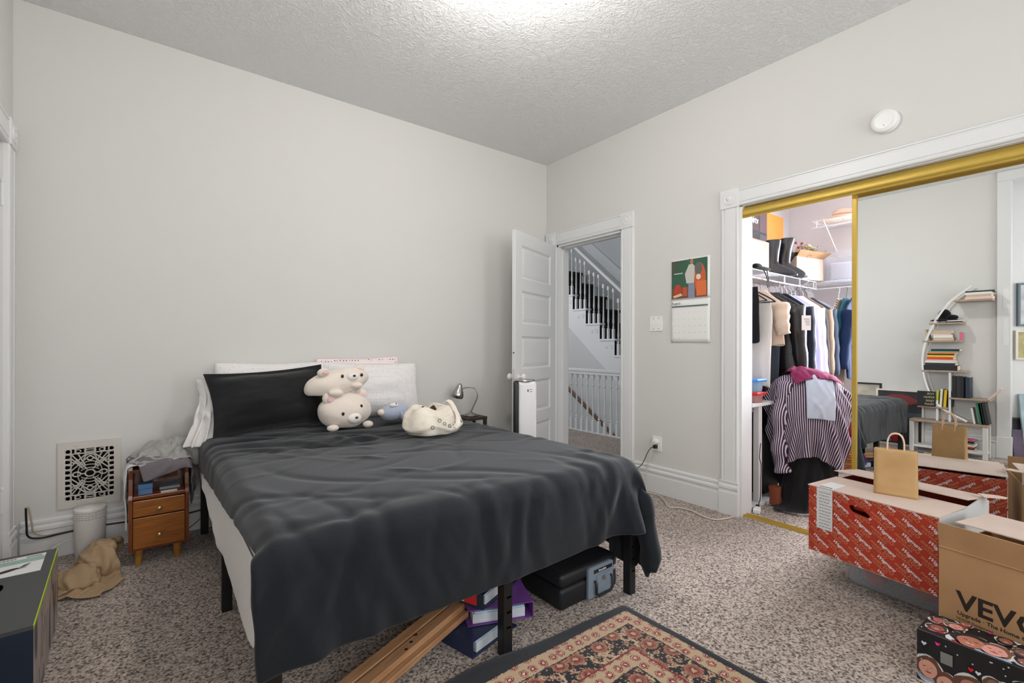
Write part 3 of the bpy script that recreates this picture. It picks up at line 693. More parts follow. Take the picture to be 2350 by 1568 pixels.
# reading lamp on the far side of the bed, with the low table it stands on
STEEL = mat('brushed_nickel', S(176, 172, 168), .28, metal=1, bump=(300, .08, .0005), stretch=(1, 1, 8))
st = thing('side_table', 'small dark side table hidden between bed and open door', 'table', (-1.0, -.19, 0))
bm = NB(); rbox(bm, -.10, .10, -.10, .10, .525, .55, .006); DKW = mat('dark_stained_wood', S(52, 40, 34), .5); obj('table_top', bm, DKW, st)
for x in (-.085, .085):
    for y in (-.085, .085): bm = NB(); box(bm, x-.012, x+.012, y-.012, y+.012, 0, .525); obj('leg', bm, DKW, st)
lp = thing('desk_lamp', 'brushed nickel gooseneck desk lamp at the bed head', 'lamp', (-1.0, -.19, .55))
bm = NB(); lathe(bm, [(0, 0), (.058, 0), (.060, .006), (.050, .016), (.02, .024), (.012, .034), (0, .036)], 32); obj('lamp_base', bm, STEEL, lp, smooth=50)
neck = spline([(.0, 0, .03), (.022, -.016, .09), (.042, -.032, .15), (.038, -.029, .205), (.012, -.009, .235), (-.030, .020, .235), (-.055, .040, .225)], 8)
bm = NB(); tube(bm, neck, .0055, 10); obj('gooseneck', bm, STEEL, lp, smooth=60)
Md = Matrix.Translation((-.082, .060, .205)) @ Matrix.Rotation(R(14), 4, Vector((.61, .793, 0))) @ Matrix.Rotation(PI, 4, 'X')
bm = NB(); lathe(bm, [(0, -.065), (.010, -.063), (.020, -.050), (.024, -.035), (.030, -.02), (.044, .005), (.052, .03), (.050, .048), (.044, .058), (.041, .058), (.046, .045), (.047, .03), (.038, .004), (0, -.02)], 32, Md); obj('lamp_shade', bm, STEEL, lp, smooth=50)
bm = NB(); ellipsoid(bm, (0, 0, .025), (.022, .022, .03), None, 16, 10); bmesh.ops.transform(bm, matrix=Md, verts=bm.verts); obj('bulb', bm, mat('frosted_bulb', S(240, 238, 230), .4), lp, smooth=180)

# ================================================================ nightstand corner
def woodmat(name, c1, c2, scale=(1, 1, 14), rough=.35, nscale=9):
    m = mat(name, c1, rough, coat=.25); nt = m.node_tree; N = nt.nodes; L = nt.links; tc = N.new('ShaderNodeTexCoord'); mp = N.new('ShaderNodeMapping'); mp.inputs['Scale'].default_value = scale
    nz = N.new('ShaderNodeTexNoise'); nz.inputs['Scale'].default_value = nscale; nz.inputs['Detail'].default_value = 6; nz.inputs['Distortion'].default_value = .6
    L.new(tc.outputs['Object'], mp.inputs[0]); L.new(mp.outputs[0], nz.inputs[0]); r = N.new('ShaderNodeValToRGB'); r.color_ramp.elements[0].position = .35; r.color_ramp.elements[1].position = .68
    r.color_ramp.elements[0].color = (*c2, 1); r.color_ramp.elements[1].color = (*c1, 1); L.new(nz.outputs[0], r.inputs[0]); L.new(r.outputs[0], N['Principled BSDF'].inputs['Base Color']); return m
WD = woodmat('walnut_stain', S(130, 66, 26), S(98, 46, 16), (14, 3, 1)); WDL = woodmat('drawer_front_stain', S(158, 96, 34), S(128, 72, 24), (1, 3, 12)); LEGW = woodmat('honey_leg', S(172, 122, 56), S(150, 100, 44), (1, 1, 1))
BRASS = mat('aged_brass', S(205, 180, 128), .3, metal=.9)
nsx, nsy = -3.06, -.43
ns = thing('nightstand', 'small walnut nightstand with two drawers and open shelf', 'nightstand', (nsx, nsy, 0))
w2 = .126
prof = [(0, .08), (0, .345), (.004, .365), (.022, .385), (.034, .41), (.038, .44), (.036, .485), (.040, .502), (.06, .508), (.30, .508), (.30, .08)]
for x0 in (-w2, w2-.016):
    bm = NB(); prism(bm, prof, (x0, 0, 0), (0, 1, 0), (0, 0, 1), (1, 0, 0), .016); obj('side_panel', bm, WD, ns)
bm = NB(); box(bm, -w2+.016, w2-.016, .045, .30, .472, .486); obj('top_board', bm, WD, ns)
bm = NB(); rbox(bm, -w2+.016, w2-.016, .0, .30, .34, .358, .003); obj('shelf', bm, WD, ns)
bm = NB(); box(bm, -w2+.016, w2-.016, .288, .30, .08, .508); obj('back_panel', bm, WD, ns)
bm = NB(); box(bm, -w2+.016, w2-.016, .01, .29, .08, .09); obj('bottom_board', bm, WD, ns)
for z0, z1, kz in ((.253, .334, .287), (.092, .247, .152)):
    bm = NB(); rbox(bm, -w2+.018, w2-.018, -.002, .26, z0, z1, .003); dr = obj('drawer', bm, WDL, ns)
    bm = NB(); lathe(bm, [(.004, 0), (.004, .008), (.009, .011), (.0115, .016), (.010, .021), (.004, .024), (0, .024)], 20, Matrix.Translation((0, -.002, kz)) @ Matrix.Rotation(PI/2, 4, 'X')); obj('knob', bm, BRASS, dr, smooth=50)
for x in (-.085, .075):
    for y in (.035, .26):
        bm = NB(); cyl(bm, (x*1.02, y, 0), (x, y, .082), .014, .021, 20); obj('leg', bm, LEGW, ns, smooth=40)
bb = thing('trinket_box', 'small blue box in the open shelf of the nightstand', 'box', (-3.118, -.392, .358))
BLUEC = mat('blue_card', S(84, 126, 172), .5)
bm = NB(); rbox(bm, -.029, .029, -.01, .045, 0, .026, .002); obj('box_base', bm, BLUEC, bb); bm = NB(); rbox(bm, -.03, .03, -.011, .046, .027, .052, .002); obj('lid', bm, BLUEC, bb)
bm = NB(); box(bm, -3.055, -2.985, -.425, -.385, .3585, .3592); tag(obj('note_card', bm, mat('white_paper', S(228, 224, 216), .8)), 'white paper slip on the nightstand shelf', 'paper')
bm = NB(); rbox(bm, -3.06, -2.97, -.36, -.25, .3585, .372, .003); tag(obj('envelope', bm, mat('grey_paper', S(150, 152, 162), .8)), 'grey folded envelope at the back of the nightstand shelf', 'envelope')

# clothes heaped on the nightstand (simulated)
def cloth_thing(name, label, cat, X, m, thick=.004, mask=None, uvs=(1, 1), group=None, part='cloth', sub=1):
    c = X.reshape(-1, 3); base = (float(c[:, 0].mean()), float(c[:, 1].mean()), float(c[:, 2].min()))
    t = thing(name, label, cat, base, 0, group); gridobj(part, X, m, t, mask, thick, sub, uvs, base=base); return t
def sheet(n, m, Lx, Ly, c, rz, z, seed, amp=.02, squash=1.0, cells=(4, 4)):
    I, J = np.meshgrid(np.arange(n), np.arange(m), indexing='ij'); a = (I/(n-1)-.5)*Lx*squash; b = (J/(m-1)-.5)*Ly*squash
    X = np.zeros((n, m, 3)); X[..., 0] = c[0]+a*math.cos(rz)-b*math.sin(rz); X[..., 1] = c[1]+a*math.sin(rz)+b*math.cos(rz); X[..., 2] = z+amp*fbm((n, m), cells, seed, 3); return X
nscol = [sdf_box((-3.06, -.28, .25), (.128, .155, .258), .012), sdf_floor(.0), sdf_plane((0, -.02, 0), (0, -1, 0))]
TEE = mat('white_tee', S(214, 211, 209), .9, bump=(90, .2, .003), spec=.15)
X = cloth(sheet(40, 30, .52, .27, (-3.20, -.30), .1, .54, 31, .03, .82), .52/39, .27/29, nscol, 60, 5, .006, .5, bend=.05, damp=.94, g=6)
X = wrinkle(X, .52, .27, 1, 30, .006, .009, .07); cloth_thing('white_shirt', 'white shirt drooping off the nightstand side', 'shirt', X, TEE)
GREYD = mat('mauve_grey_knit', S(112, 106, 110), .9, bump=(120, .25, .003), spec=.15)
col2 = nscol+[sdf_box((-3.07, -.27, .50), (.08, .10, .028), .02)]
X = cloth(sheet(36, 34, .44, .38, (-2.99, -.29), .3, .58, 33, .05, .72), .44/35, .38/33, col2, 70, 5, .010, .5, bend=.05, damp=.94, g=6)
X = wrinkle(X, .44, .38, 2, 34, .009, .011, .09); cloth_thing('grey_shirt', 'dark mauve grey shirt folded on the nightstand', 'shirt', X, GREYD)
GREYL = mat('light_grey_jersey', S(160, 158, 154), .9, bump=(120, .25, .003), spec=.15)
col3 = nscol+[sdf_ell((-3.03, -.25, .52), (.12, .10, .055)), sdf_cap((-2.98, -.24, .56), (-2.86, -.26, .555), .04)]
X = cloth(sheet(46, 40, .52, .44, (-2.99, -.24), .15, .68, 37, .07, .62, (5, 5)), .52/45, .44/39, col3, 80, 5, .012, .55, bend=.05, damp=.94, g=6)
X = wrinkle(X, .52, .44, 3, 60, .012, .011, .09); cloth_thing('grey_sweater', 'light grey sweater crumpled on top of the nightstand clothes', 'sweater', X, GREYL)
# khaki trousers on the floor
KHAKI = mat('khaki_twill', S(168, 142, 112), .9, bump=(140, .25, .002), spec=.15)
kc = [sdf_floor(0), sdf_ell((-3.27, -.36, .03), (.10, .12, .10)), sdf_ell((-3.36, -.47, .0), (.07, .10, .065)), sdf_box((-3.06, -.28, .25), (.14, .155, .258), .012), sdf_plane((0, -.03, 0), (0, -1, 0)), sdf_cap((-3.35, -.2, 0), (-3.35, -.2, .25), .07)]
X = sheet(56, 40, .62, .40, (-3.305, -.42), R(62), .17, 41, .06, .66, (6, 5))
X = cloth(X, .62/55, .40/39, kc, 90, 5, .010, .6, bend=.04, damp=.94, g=6)
X = wrinkle(X, .62, .40, 4, 46, .011, .012, .12, 10, 40); cloth_thing('khaki_trousers', 'crumpled khaki trousers heaped on the carpet by the air purifier', 'trousers', X, KHAKI)
# air purifier
PURE = mat('matte_white_plastic', S(224, 218, 214), .55)
ap = thing('air_purifier', 'white cylindrical air purifier with slotted rim against the baseboard', 'air purifier', (-3.352, -.118, 0))
bm = NB(); lathe(bm, [(0, 0), (.058, 0), (.060, .004), (.066, .20)]+[q for r in range(4) for q in ((.0670, .2122+r*.0105), (.0600, .2124+r*.0105), (.0600, .2156+r*.0105), (.0672, .2158+r*.0105))]+[(.068, .252), (.067, .262), (.063, .266), (0, .268)], 48); obj('housing', bm, PURE, ap, smooth=50)
bm = NB()
for r in range(4):
    for k in range(30):
        a = 2*PI*k/30; rr = .0672+.0003; T = Matrix.Rotation(a, 4, 'Z') @ Matrix.Translation((rr, 0, .214+r*.0105)); box(bm, -.0085, -.0005, -.0016, .0016, -.0018, .0018, T)
obj('vent_ribs', bm, PURE, ap, kind='stuff')
# cast-iron register
CAST = mat('painted_cast_iron', S(206, 200, 193), .55, bump=(60, .15, .001))
gr = thing('floor_register', 'ornate white cast iron vent register on the wall', 'vent', (-3.361, -.001, .423))
bm = NB(); hw, hh, iw, ih = .130, .178, .1, .138
for x0, x1, z0, z1 in ((-hw, -iw, -hh, hh), (iw, hw, -hh, hh), (-iw, iw, ih, hh), (-iw, iw, -hh, -ih)): box(bm, x0, x1, -.009, 0, z0, z1)
obj('register_frame', bm, CAST, gr)
bm = NB()      # real duct running back behind the wall
for q in ((-iw-.004, -iw-.002, .002, .45, -ih-.002, ih+.002), (iw+.002, iw+.004, .002, .45, -ih-.002, ih+.002), (-iw-.004, iw+.004, .002, .45, ih+.002, ih+.004), (-iw-.004, iw+.004, .002, .45, -ih-.004, -ih-.002), (-iw-.004, iw+.004, .45, .452, -ih-.004, ih+.004)): box(bm, *q)
obj('duct', bm, mat('sooty_duct_metal', S(58, 54, 50), .8), gr)
bm = NB(); yf = -.0065
def bar(p0, p1, w=.0055):
    p0, p1 = Vector((p0[0], yf, p0[1])), Vector((p1[0], yf, p1[1])); tube(bm, [p0, p1], .003, 4, flat=(.0045, w*.62), normal=(0, 1, 0))
def ringo(c, rx, rz, w=.0055, a0=0, a1=2*PI, k=20):
    full = a1-a0 >= 2*PI-.01; q = [Vector((c[0]+rx*math.cos(a0+(a1-a0)*i/k), yf, c[1]+rz*math.sin(a0+(a1-a0)*i/k))) for i in range(k if full else k+1)]
    tube(bm, q, .003, 4, closed=full, flat=(.0045, w*.62), normal=(0, 1, 0))
for sx in (-1, 1):
    bar((sx*.078, -ih), (sx*.078, ih))
    for k in range(9): bar((sx*.078, -.112+.028*k), (sx*iw, -.112+.028*k), .009)
    for k in range(8): ringo((sx*.089, -.098+.028*k), .014, .010, .003, PI/2*(1-sx)+PI/2, PI/2*(1-sx)+3*PI/2, 8)
for sz in (-1, 1):
    bar((-.078, sz*.112), (.078, sz*.112))
    for k in range(4): bar((-.06+.04*k, sz*.112), (-.06+.04*k, sz*ih), .007)
    ringo((0, sz*.125), .024, .006, .004)
    ringo((0, sz*.082), .012, .011, .0055)
    ringo((0, sz*.075), .026, .030, .005, 0 if sz > 0 else PI, PI if sz > 0 else 2*PI, 14)
    for sx in (-1, 1):
        ringo((sx*.089, sz*.126), .013, .013, .005); ringo((sx*.055, sz*.068), .008, .008, .005)
        bar((0, sz*.098), (sx*.078, sz*.02)); bar((sx*.012, sz*.112), (sx*.078, sz*.045)); bar((sx*.078, sz*.09), (sx*.03, sz*.03)); bar((sx*.05, sz*.112), (sx*.02, sz*.045)); bar((sx*.078, sz*.112), (sx*.012, sz*.022))
        ringo((sx*.05, sz*.125), .012, .008, .004); bar((sx*.03, sz*.05), (sx*.078, sz*.068))
    for k in range(3): ringo((0, sz*(.0+.012*k)), .045, .03+.006*k, .004, R(35) if sz > 0 else R(215), R(145) if sz > 0 else R(325), 12)
for sx in (-1, 1): ringo((sx*.055, 0), .016, .012, .006); bar((sx*.02, 0), (sx*.04, 0)); ringo((sx*.03, 0), .02, .05, .004, R(-80)+(PI if sx < 0 else 0), R(80)+(PI if sx < 0 else 0), 14)
ringo((0, 0), .020, .018, .006)
obj('register_lattice', bm, CAST, gr)
for x, z in ((-.05, -.158), (.062, -.152), (-.055, .158)): bm = NB(); lathe(bm, [(.006, 0), (.005, .003), (0, .004)], 12, Matrix.Translation((x, -.009, z)) @ Matrix.Rotation(PI/2, 4, 'X')); obj('screw', bm, CAST, gr, smooth=60)
# cables along the back wall
def cable(name, label, pts, r, m, k=8):
    bm = NB(); tube(bm, spline(pts, k), r, 8); o = obj(name, bm, m, None, smooth=80); return tag(o, label, 'cable')
BLKC = mat('black_cable', (.012, .012, .012), .5); BEIGEC = mat('beige_cable', S(190, 172, 150), .5); WHTC = mat('white_cable', S(216, 206, 196), .5)
cable('cable', 'black cable pinned along the baseboard behind the purifier', [(-3.600, -.075, .30), (-3.600, -.055, .20), (-3.595, -.042, .14), (-3.55, -.03, .118), (-3.45, -.028, .124), (-3.3, -.028, .128), (-3.1, -.028, .12), (-2.9, -.028, .112), (-2.6, -.028, .16)], .0045, BLKC)
cable('cable', 'beige cable looping down to the baseboard by the left door', [(-3.600, -.08, .30), (-3.590, -.07, .29), (-3.582, -.05, .21), (-3.575, -.036, .155), (-3.53, -.032, .130), (-3.4, -.033, .136), (-3.3, -.033, .14)], .004, BEIGEC)
cable('cable', 'thin black wire rising from the carpet behind the nightstand', [(-2.95, -.06, .004), (-2.88, -.05, .05), (-2.8, -.04, .11), (-2.7, -.035, .15)], .002, BLKC)
cable('cable', 'white power cord curling out of the air purifier', [(-3.415, -.10, .10), (-3.45, -.09, .095), (-3.50, -.12, .075), (-3.51, -.18, .03), (-3.48, -.25, .004), (-3.44, -.30, .004)], .0028, WHTC)

# large printed carton at the left wall
CGREY = mat('charcoal_print_card', S(66, 67, 68), .5); CNAVY = mat('navy_print_card', S(22, 36, 54), .45)
cb = thing('product_carton', 'charcoal product carton with lime edge stripe and photo print', 'box', (-3.402, -.79, 0), R(2.2))
bw, bl, bh = .225, .70, .287
bm = NB(); box(bm, -bw, -bw+.003, -bl, 0, 0, bh-.003); box(bm, -.003, 0, -bl, 0, 0, bh-.003); box(bm, -bw+.003, -.003, -bl, -bl+.003, 0, bh-.003); box(bm, -bw+.003, -.003, -.003, 0, 0, bh-.003); box(bm, -bw+.003, -.003, -bl+.003, -.003, 0, .003); obj('carton_body', bm, CGREY, cb)
hole = [(-.13+.019*math.cos(k*PI/10), -.33+.045*math.sin(k*PI/10)) for k in range(21)]
bm = NB(); prism(bm, [(-bw, 0), (-bw, -.33)]+hole[10::-1]+[(0, -.33), (0, 0)], (0, 0, bh-.003), (1, 0, 0), (0, 1, 0), (0, 0, 1), .003); prism(bm, [(-bw, -bl), (0, -bl), (0, -.33)]+[hole[0]]+hole[20:9:-1]+[(-bw, -.33)], (0, 0, bh-.003), (1, 0, 0), (0, 1, 0), (0, 0, 1), .003); obj('top_panel', bm, CGREY, cb)
bm = NB(); box(bm, -bw, 0, -bl-.0008, -bl, 0, bh-.012); obj('front_panel', bm, CNAVY, cb)
bm = NB(); box(bm, -.001, .0012, -bl, 0, bh-.0015, bh+.0008); box(bm, .0, .0012, -bl, 0, bh-.010, bh); obj('edge_stripe', bm, mat('lime_print', S(178, 210, 20), .5), cb)
def photoprint():
    m = mat('side_photo_print', S(160, 146, 142), .35); nt = m.node_tree; N = nt.nodes; L = nt.links; tc = N.new('ShaderNodeTexCoord'); mp = N.new('ShaderNodeMapping'); mp.inputs['Scale'].default_value = (1, 6, 1.6); mp.inputs['Rotation'].default_value = (R(25), 0, 0)
    nz = N.new('ShaderNodeTexNoise'); nz.inputs['Scale'].default_value = 2.6; nz.inputs['Detail'].default_value = 1.2; nz.inputs['Distortion'].default_value = .8; L.new(tc.outputs['Object'], mp.inputs[0]); L.new(mp.outputs[0], nz.inputs[0])
    r = N.new('ShaderNodeValToRGB'); e = r.color_ramp.elements; e[0].position = .40; e[0].color = (*S(52, 50, 48), 1); e[1].position = .43; e[1].color = (*S(166, 150, 146), 1); e2 = e.new(.58); e2.color = (*S(176, 164, 160), 1); e3 = e.new(.61); e3.color = (*S(92, 80, 74), 1); e4 = e.new(.64); e4.color = (*S(150, 138, 132), 1)
    L.new(nz.outputs[0], r.inputs[0]); L.new(r.outputs[0], N['Principled BSDF'].inputs['Base Color']); return m
bm = NB(); box(bm, 0, .0009, -bl, 0, 0, bh-.010); obj('side_print', bm, photoprint(), cb)
bm = NB(); box(bm, -.215, -.03, -.225, -.028, bh, bh+.0006); lb = obj('shipping_label', bm, mat('label_white', S(226, 226, 224), .5), cb)
bm = NB(); box(bm, -.215, -.03, -.105, -.06, bh+.0006, bh+.0009); obj('label_band', bm, mat('label_green', S(150, 178, 164), .5), lb)
bm = NB()
for k in range(16): box(bm, -.17+.0036*k, -.17+.0036*k+.0012+.001*(k % 3 == 0), -.052, -.036, bh+.0006, bh+.0009); box(bm, -.085+.0028*k, -.085+.0028*k+.001+.0008*(k % 2), -.054, -.038, bh+.0006, bh+.0009)
obj('barcode_bars', bm, INK, lb, kind='stuff')
bm = NB(); ellipsoid(bm, (-.125, -.165, bh+.0007), (.035, .014, .0003), Matrix.Rotation(R(25), 4, 'Z'), 16, 6)
for k in range(4): ellipsoid(bm, (-.088+.004*k, -.15+.011*k-.01, bh+.0007), (.016, .0035, .0003), Matrix.Rotation(R(10+10*k), 4, 'Z'), 10, 6)
obj('label_picture', bm, INK, lb, kind='stuff')

# ================================================================ stair hall
STAIRW = mat('stair_white', S(232, 234, 236), .45); DARKST = mat('dark_stair_runner', S(40, 36, 34), .9, bump=(90, .4, .004))
def baluster_mesh(h):
    bm = NB(); s = .0165
    box(bm, -s, s, -s, s, 0, h*.2); box(bm, -s, s, -s, s, h*.93, h)
    lathe(bm, [(s*.9, h*.2), (s*.6, h*.215), (s*1.05, h*.235), (s*.55, h*.255), (s*.7, h*.30), (s*.95, h*.34), (s*.75, h*.42), (s*.55, h*.72), (s*.5, h*.78), (s*1.0, h*.80), (s*1.05, h*.815), (s*.55, h*.83), (s*.6, h*.93)], 10)
    me = bpy.data.meshes.new('baluster'); bmesh.ops.recalc_face_normals(bm, faces=bm.faces); bm.to_mesh(me); bm.free(); me.materials.append(STAIRW); return me
def put(me, name, parent, loc, sc=(1, 1, 1)):
    o = link(bpy.data.objects.new(name, me)); o.parent = parent; o.location = loc; o.scale = sc; return o
gdr = thing('landing_railing', 'white turned baluster railing along the hall landing', 'railing', (1.47, .7, 0))
bm = NB(); prism(bm, [(-.03, .76), (.03, .76), (.03, .775), (.022, .78), (.034, .80), (.034, .822), (.024, .832), (-.024, .832), (-.034, .822), (-.034, .80), (-.022, .78), (-.03, .775)], (0, -1.88, 0), (1, 0, 0), (0, 0, 1), (0, 1, 0), 4.3); obj('handrail', bm, STAIRW, gdr)
bm = NB(); box(bm, -.02, .02, -1.88, 2.4, 0, .012); obj('base_rail', bm, STAIRW, gdr)
bmesh_b = baluster_mesh(.75)
for k in range(30): put(bmesh_b, 'baluster', gdr, (0, -1.46-.005+.0995*k, .011))
sx = 2.40; rise, run = .2455, .2925
stc = thing('staircase', 'white staircase with dark runner rising beyond the landing', 'staircase', (sx, 0, 0))
steps = [(.8605+run*k, .996+rise*k) for k in range(-3, 7)]     # (front end of tread (low y), tread height)
for y, z in steps:
    bm = NB(); rbox(bm, -.03, .92, y-.025, y+run, z-.03, z, .006); o = obj('tread', bm, STAIRW, stc)
    bm = NB(); box(bm, .09, .80, y-.03, y+run-.002, z, z+.008); box(bm, .09, .80, y-.034, y-.026, z-.036, z+.006); obj('runner', bm, DARKST, o)
    bm = NB(); box(bm, .0, .90, y, y+.02, z-rise, z-.03); o = obj('riser', bm, STAIRW, stc)
    bm = NB(); box(bm, .09, .80, y-.006, y, z-rise, z-.032); obj('runner', bm, DARKST, o)
bm = NB()
pts = []
for y, z in steps: pts += [(y, z-rise-.03), (y, z-.03)]
yl, zl = steps[-1]; pts += [(yl+run, zl-.03), (yl+run, zl-.36)]; y0, z0 = steps[0]; pts += [(y0, z0-rise-.36)]
prism(bm, pts, (-.012, 0, 0), (0, 1, 0), (0, 0, 1), (1, 0, 0), .05); obj('stringer', bm, STAIRW, stc)
SCR = STAIRW
for y, z in steps[2:8]:
    for q, (oy, sc) in enumerate(((.06, 1), (.15, .6))):
        pts = [(-.014, y+oy+sc*(.05-.0045*t)*math.cos(t*.62+.4)*.8, z-.13-.01*q+sc*(.05-.0045*t)*math.sin(t*.62+.4)) for t in range(11)]
        bm = NB(); tube(bm, pts, .0035, 6); obj('scroll', bm, SCR, stc)
bal2 = baluster_mesh(.74)
for y, z in steps[1:9]:
    for k in range(3):
        yy = y+.045+k*run/3; put(bal2, 'baluster', stc, (.02, yy, z-.002), (1, 1, 1+.06*k+.02))
s_ = rise/run
bm = NB(); prism(bm, [(-.028, 0), (.028, 0), (.028, .012), (.036, .03), (.036, .055), (.02, .072), (-.02, .072), (-.036, .055), (-.036, .03), (-.028, .012)], (.02, .2, .996+.77+(.2-.8605)*s_), (1, 0, 0), (0, 0, 1), Vector((0, 1, s_)).normalized(), 3.3); obj('handrail', bm, STAIRW, stc)
bm = NB(); prism(bm, [(-.02, 0), (.0, 0), (.0, .22), (-.02, .22)], (.94, -.2, .45+.09), (1, 0, 0), (0, 0, 1), Vector((0, 1, s_)).normalized(), 4.0); obj('wall_skirt', bm, STAIRW, stc)
WOODB = woodmat('brown_handrail', S(128, 92, 66), S(100, 66, 44), (1, 1, 1))
a_, b_ = Vector((2.36, 2.25, .53)), Vector((2.36, .9, -.36))
hr = thing('wall_handrail', 'brown wooden handrail on the wall of the descending stairs', 'handrail', (2.36, 1.6, 0))
bm = NB(); tube(bm, [a_-Vector((2.36, 1.6, 0)), b_-Vector((2.36, 1.6, 0))], .03, 10, flat=(.032, .022)); obj('rail', bm, WOODB, hr, smooth=60)

# ================================================================ right wall fittings
PLATE = mat('switch_plate_white', S(236, 235, 232), .3)
sw = thing('light_switch', 'white double toggle light switch plate', 'light switch', (0, -1.2775, 1.3025))
bm = NB(); rbox(bm, -.007, 0, -.0575, .0575, -.0575, .0575, .003, 2); obj('plate', bm, PLATE, sw)
for y in (-.023, .023):
    bm = NB(); box(bm, -.0075, -.006, y-.0055, y+.0055, -.0125, .0125); box(bm, -.018, -.006, y-.004, y+.004, -.002, .008, Matrix.Rotation(R(0), 4, 'Y')); obj('toggle', bm, PLATE, sw)
    for z in (-.041, .041): bm = NB(); lathe(bm, [(.0035, 0), (.003, .0012), (0, .0015)], 10, Matrix.Translation((-.007, y, z)) @ Matrix.Rotation(-PI/2, 4, 'Y')); obj('screw', bm, STEELD, sw)
ot = thing('power_outlet', 'white duplex outlet above the baseboard with plugs', 'outlet', (0, -1.2875, .378))
bm = NB(); rbox(bm, -.007, 0, -.0415, .0415, -.0575, .0575, .003, 2); obj('plate', bm, PLATE, ot)
for z in (-.02, .02):
    bm = NB(); rbox(bm, -.010, -.006, -.017, .017, z-.014, z+.014, .006, 2); obj('socket', bm, PLATE, ot)
bm = NB(); rbox(bm, -.045, -.009, -.016, .016, .006, .034, .005); tag(obj('white_plug', bm, PLATE), 'white plug in the upper outlet socket', 'plug').location = (0, -1.2875, .378)
bm = NB(); rbox(bm, -.04, -.009, -.012, .014, -.034, -.008, .005); tag(obj('black_plug', bm, BLKC), 'black adapter plug in the lower outlet socket', 'plug').location = (0, -1.2875, .378)
cable('cable', 'black cord hanging from the outlet behind the bed', [(-.04, -1.287, .358), (-.06, -1.275, .35), (-.07, -1.25, .31), (-.06, -1.21, .24), (-.05, -1.17, .19), (-.05, -1.10, .14), (-.06, -1.0, .08)], .0028, BLKC)
cable('cable', 'white cord running from the outlet down the baseboard', [(-.045, -1.287, .398), (-.055, -1.27, .37), (-.045, -1.245, .28), (-.035, -1.225, .21), (-.03, -1.21, .15), (-.03, -1.2, .08), (-.05, -1.15, .02), (-.08, -1.08, .006)], .0035, WHTC)
def zp(u, v, z=0):
    """point on the plane z seen at this pixel, used only to lay cords and small items where they lie"""
    d = fw*1079.28+rt2*(u-1175)+up2*(784-v+10.98); c = co.matrix_world.translation; p = c+d*((z-c.z)/d.z); return (p.x, p.y, z)
cable('extension_cord', 'off-white extension cord snaking along the carpet to the closet', [zp(1440, 1118, .006)]+[zp(u, v, .006) for u, v in ((1464, 1123), (1485, 1130), (1510, 1137), (1525, 1150), (1535, 1164), (1560, 1166), (1588, 1173), (1615, 1186), (1645, 1193), (1680, 1187), (1712, 1173))]+[(.17, -1.93, .02)], .0055, mat('offwhite_cord', S(206, 190, 176), .55))
# smoke detector
sd = thing('smoke_detector', 'round white smoke detector above the closet', 'smoke detector', (0, -2.706, 2.322))
Mx = Matrix.Rotation(-PI/2, 4, 'Y')
bm = NB(); lathe(bm, [(0, 0), (.060, 0), (.060, .010), (.056, .014), (0, .014)], 48, Mx); obj('base', bm, PLATE, sd, smooth=50)
bm = NB(); lathe(bm, [(.054, .014), (.058, .018), (.058, .030), (.052, .036), (.042, .0375), (.041, .0365), (.0405, .038), (0, .0395)], 48, Mx); obj('cover', bm, PLATE, sd, smooth=40)
bm = NB(); lathe(bm, [(.0022, .0), (.002, .001), (0, .0012)], 10, Matrix.Translation((-.039, 0, -.026)) @ Mx); obj('indicator', bm, STEELD, sd)
# wall calendar
cal = thing('wall_calendar', 'open wall calendar with August page and green illustration', 'calendar', (0, -1.565, 1.155))
PAP = mat('calendar_paper', S(236, 235, 232), .6); w_ = .156
n, m_ = 10, 14
X = np.zeros((n, m_, 3))
def page(z0, z1, bulge, wtop):
    X = np.zeros((n, m_, 3))
    for i in range(n):
        for j in range(m_):
            t = i/(n-1); q = j/(m_-1); X[i, j] = (-.003-bulge*math.sin(PI*t)*.6-bulge*(q > .5)*(q-.5)*(1-t)*1.2, w_-2*w_*q, z0+(z1-z0)*t)
    return X
gridobj('picture_page', page(.317, .613, .003, 0), PAP, cal, thick=.001, sub=0)
gridobj('month_page', page(.0, .315, .006, 0), PAP, cal, thick=.001, sub=0)
TY, TU = Vector((0, -1, 0)), Vector((0, 0, 1))
def decal(bm, pts, depth, M): prism(bm, pts, M.translation, M.to_3x3().col[0], M.to_3x3().col[1], M.to_3x3().col[2], depth)
Mc = frameM((-.0085, w_, 0), TY, TU)     # x along the page to the right, y up, z out of the wall
def patch(name, pts, col, parent, M, lift=0, th=.0003):
    bm = NB(); prism(bm, pts, M @ Vector((0, 0, lift)), M.to_3x3().col[0], M.to_3x3().col[1], M.to_3x3().col[2], th); return obj(name, bm, mat('print_%d_%d_%d' % col, S(*col), .55), parent)
def rect(a, b, c, d): return [(a, c), (b, c), (b, d), (a, d)]
def ell(cx, cy, rx, ry, k=18, rot=0): return [(cx+rx*math.cos(2*PI*i/k)*math.cos(rot)-ry*math.sin(2*PI*i/k)*math.sin(rot), cy+rx*math.cos(2*PI*i/k)*math.sin(rot)+ry*math.sin(2*PI*i/k)*math.cos(rot)) for i in range(k)]
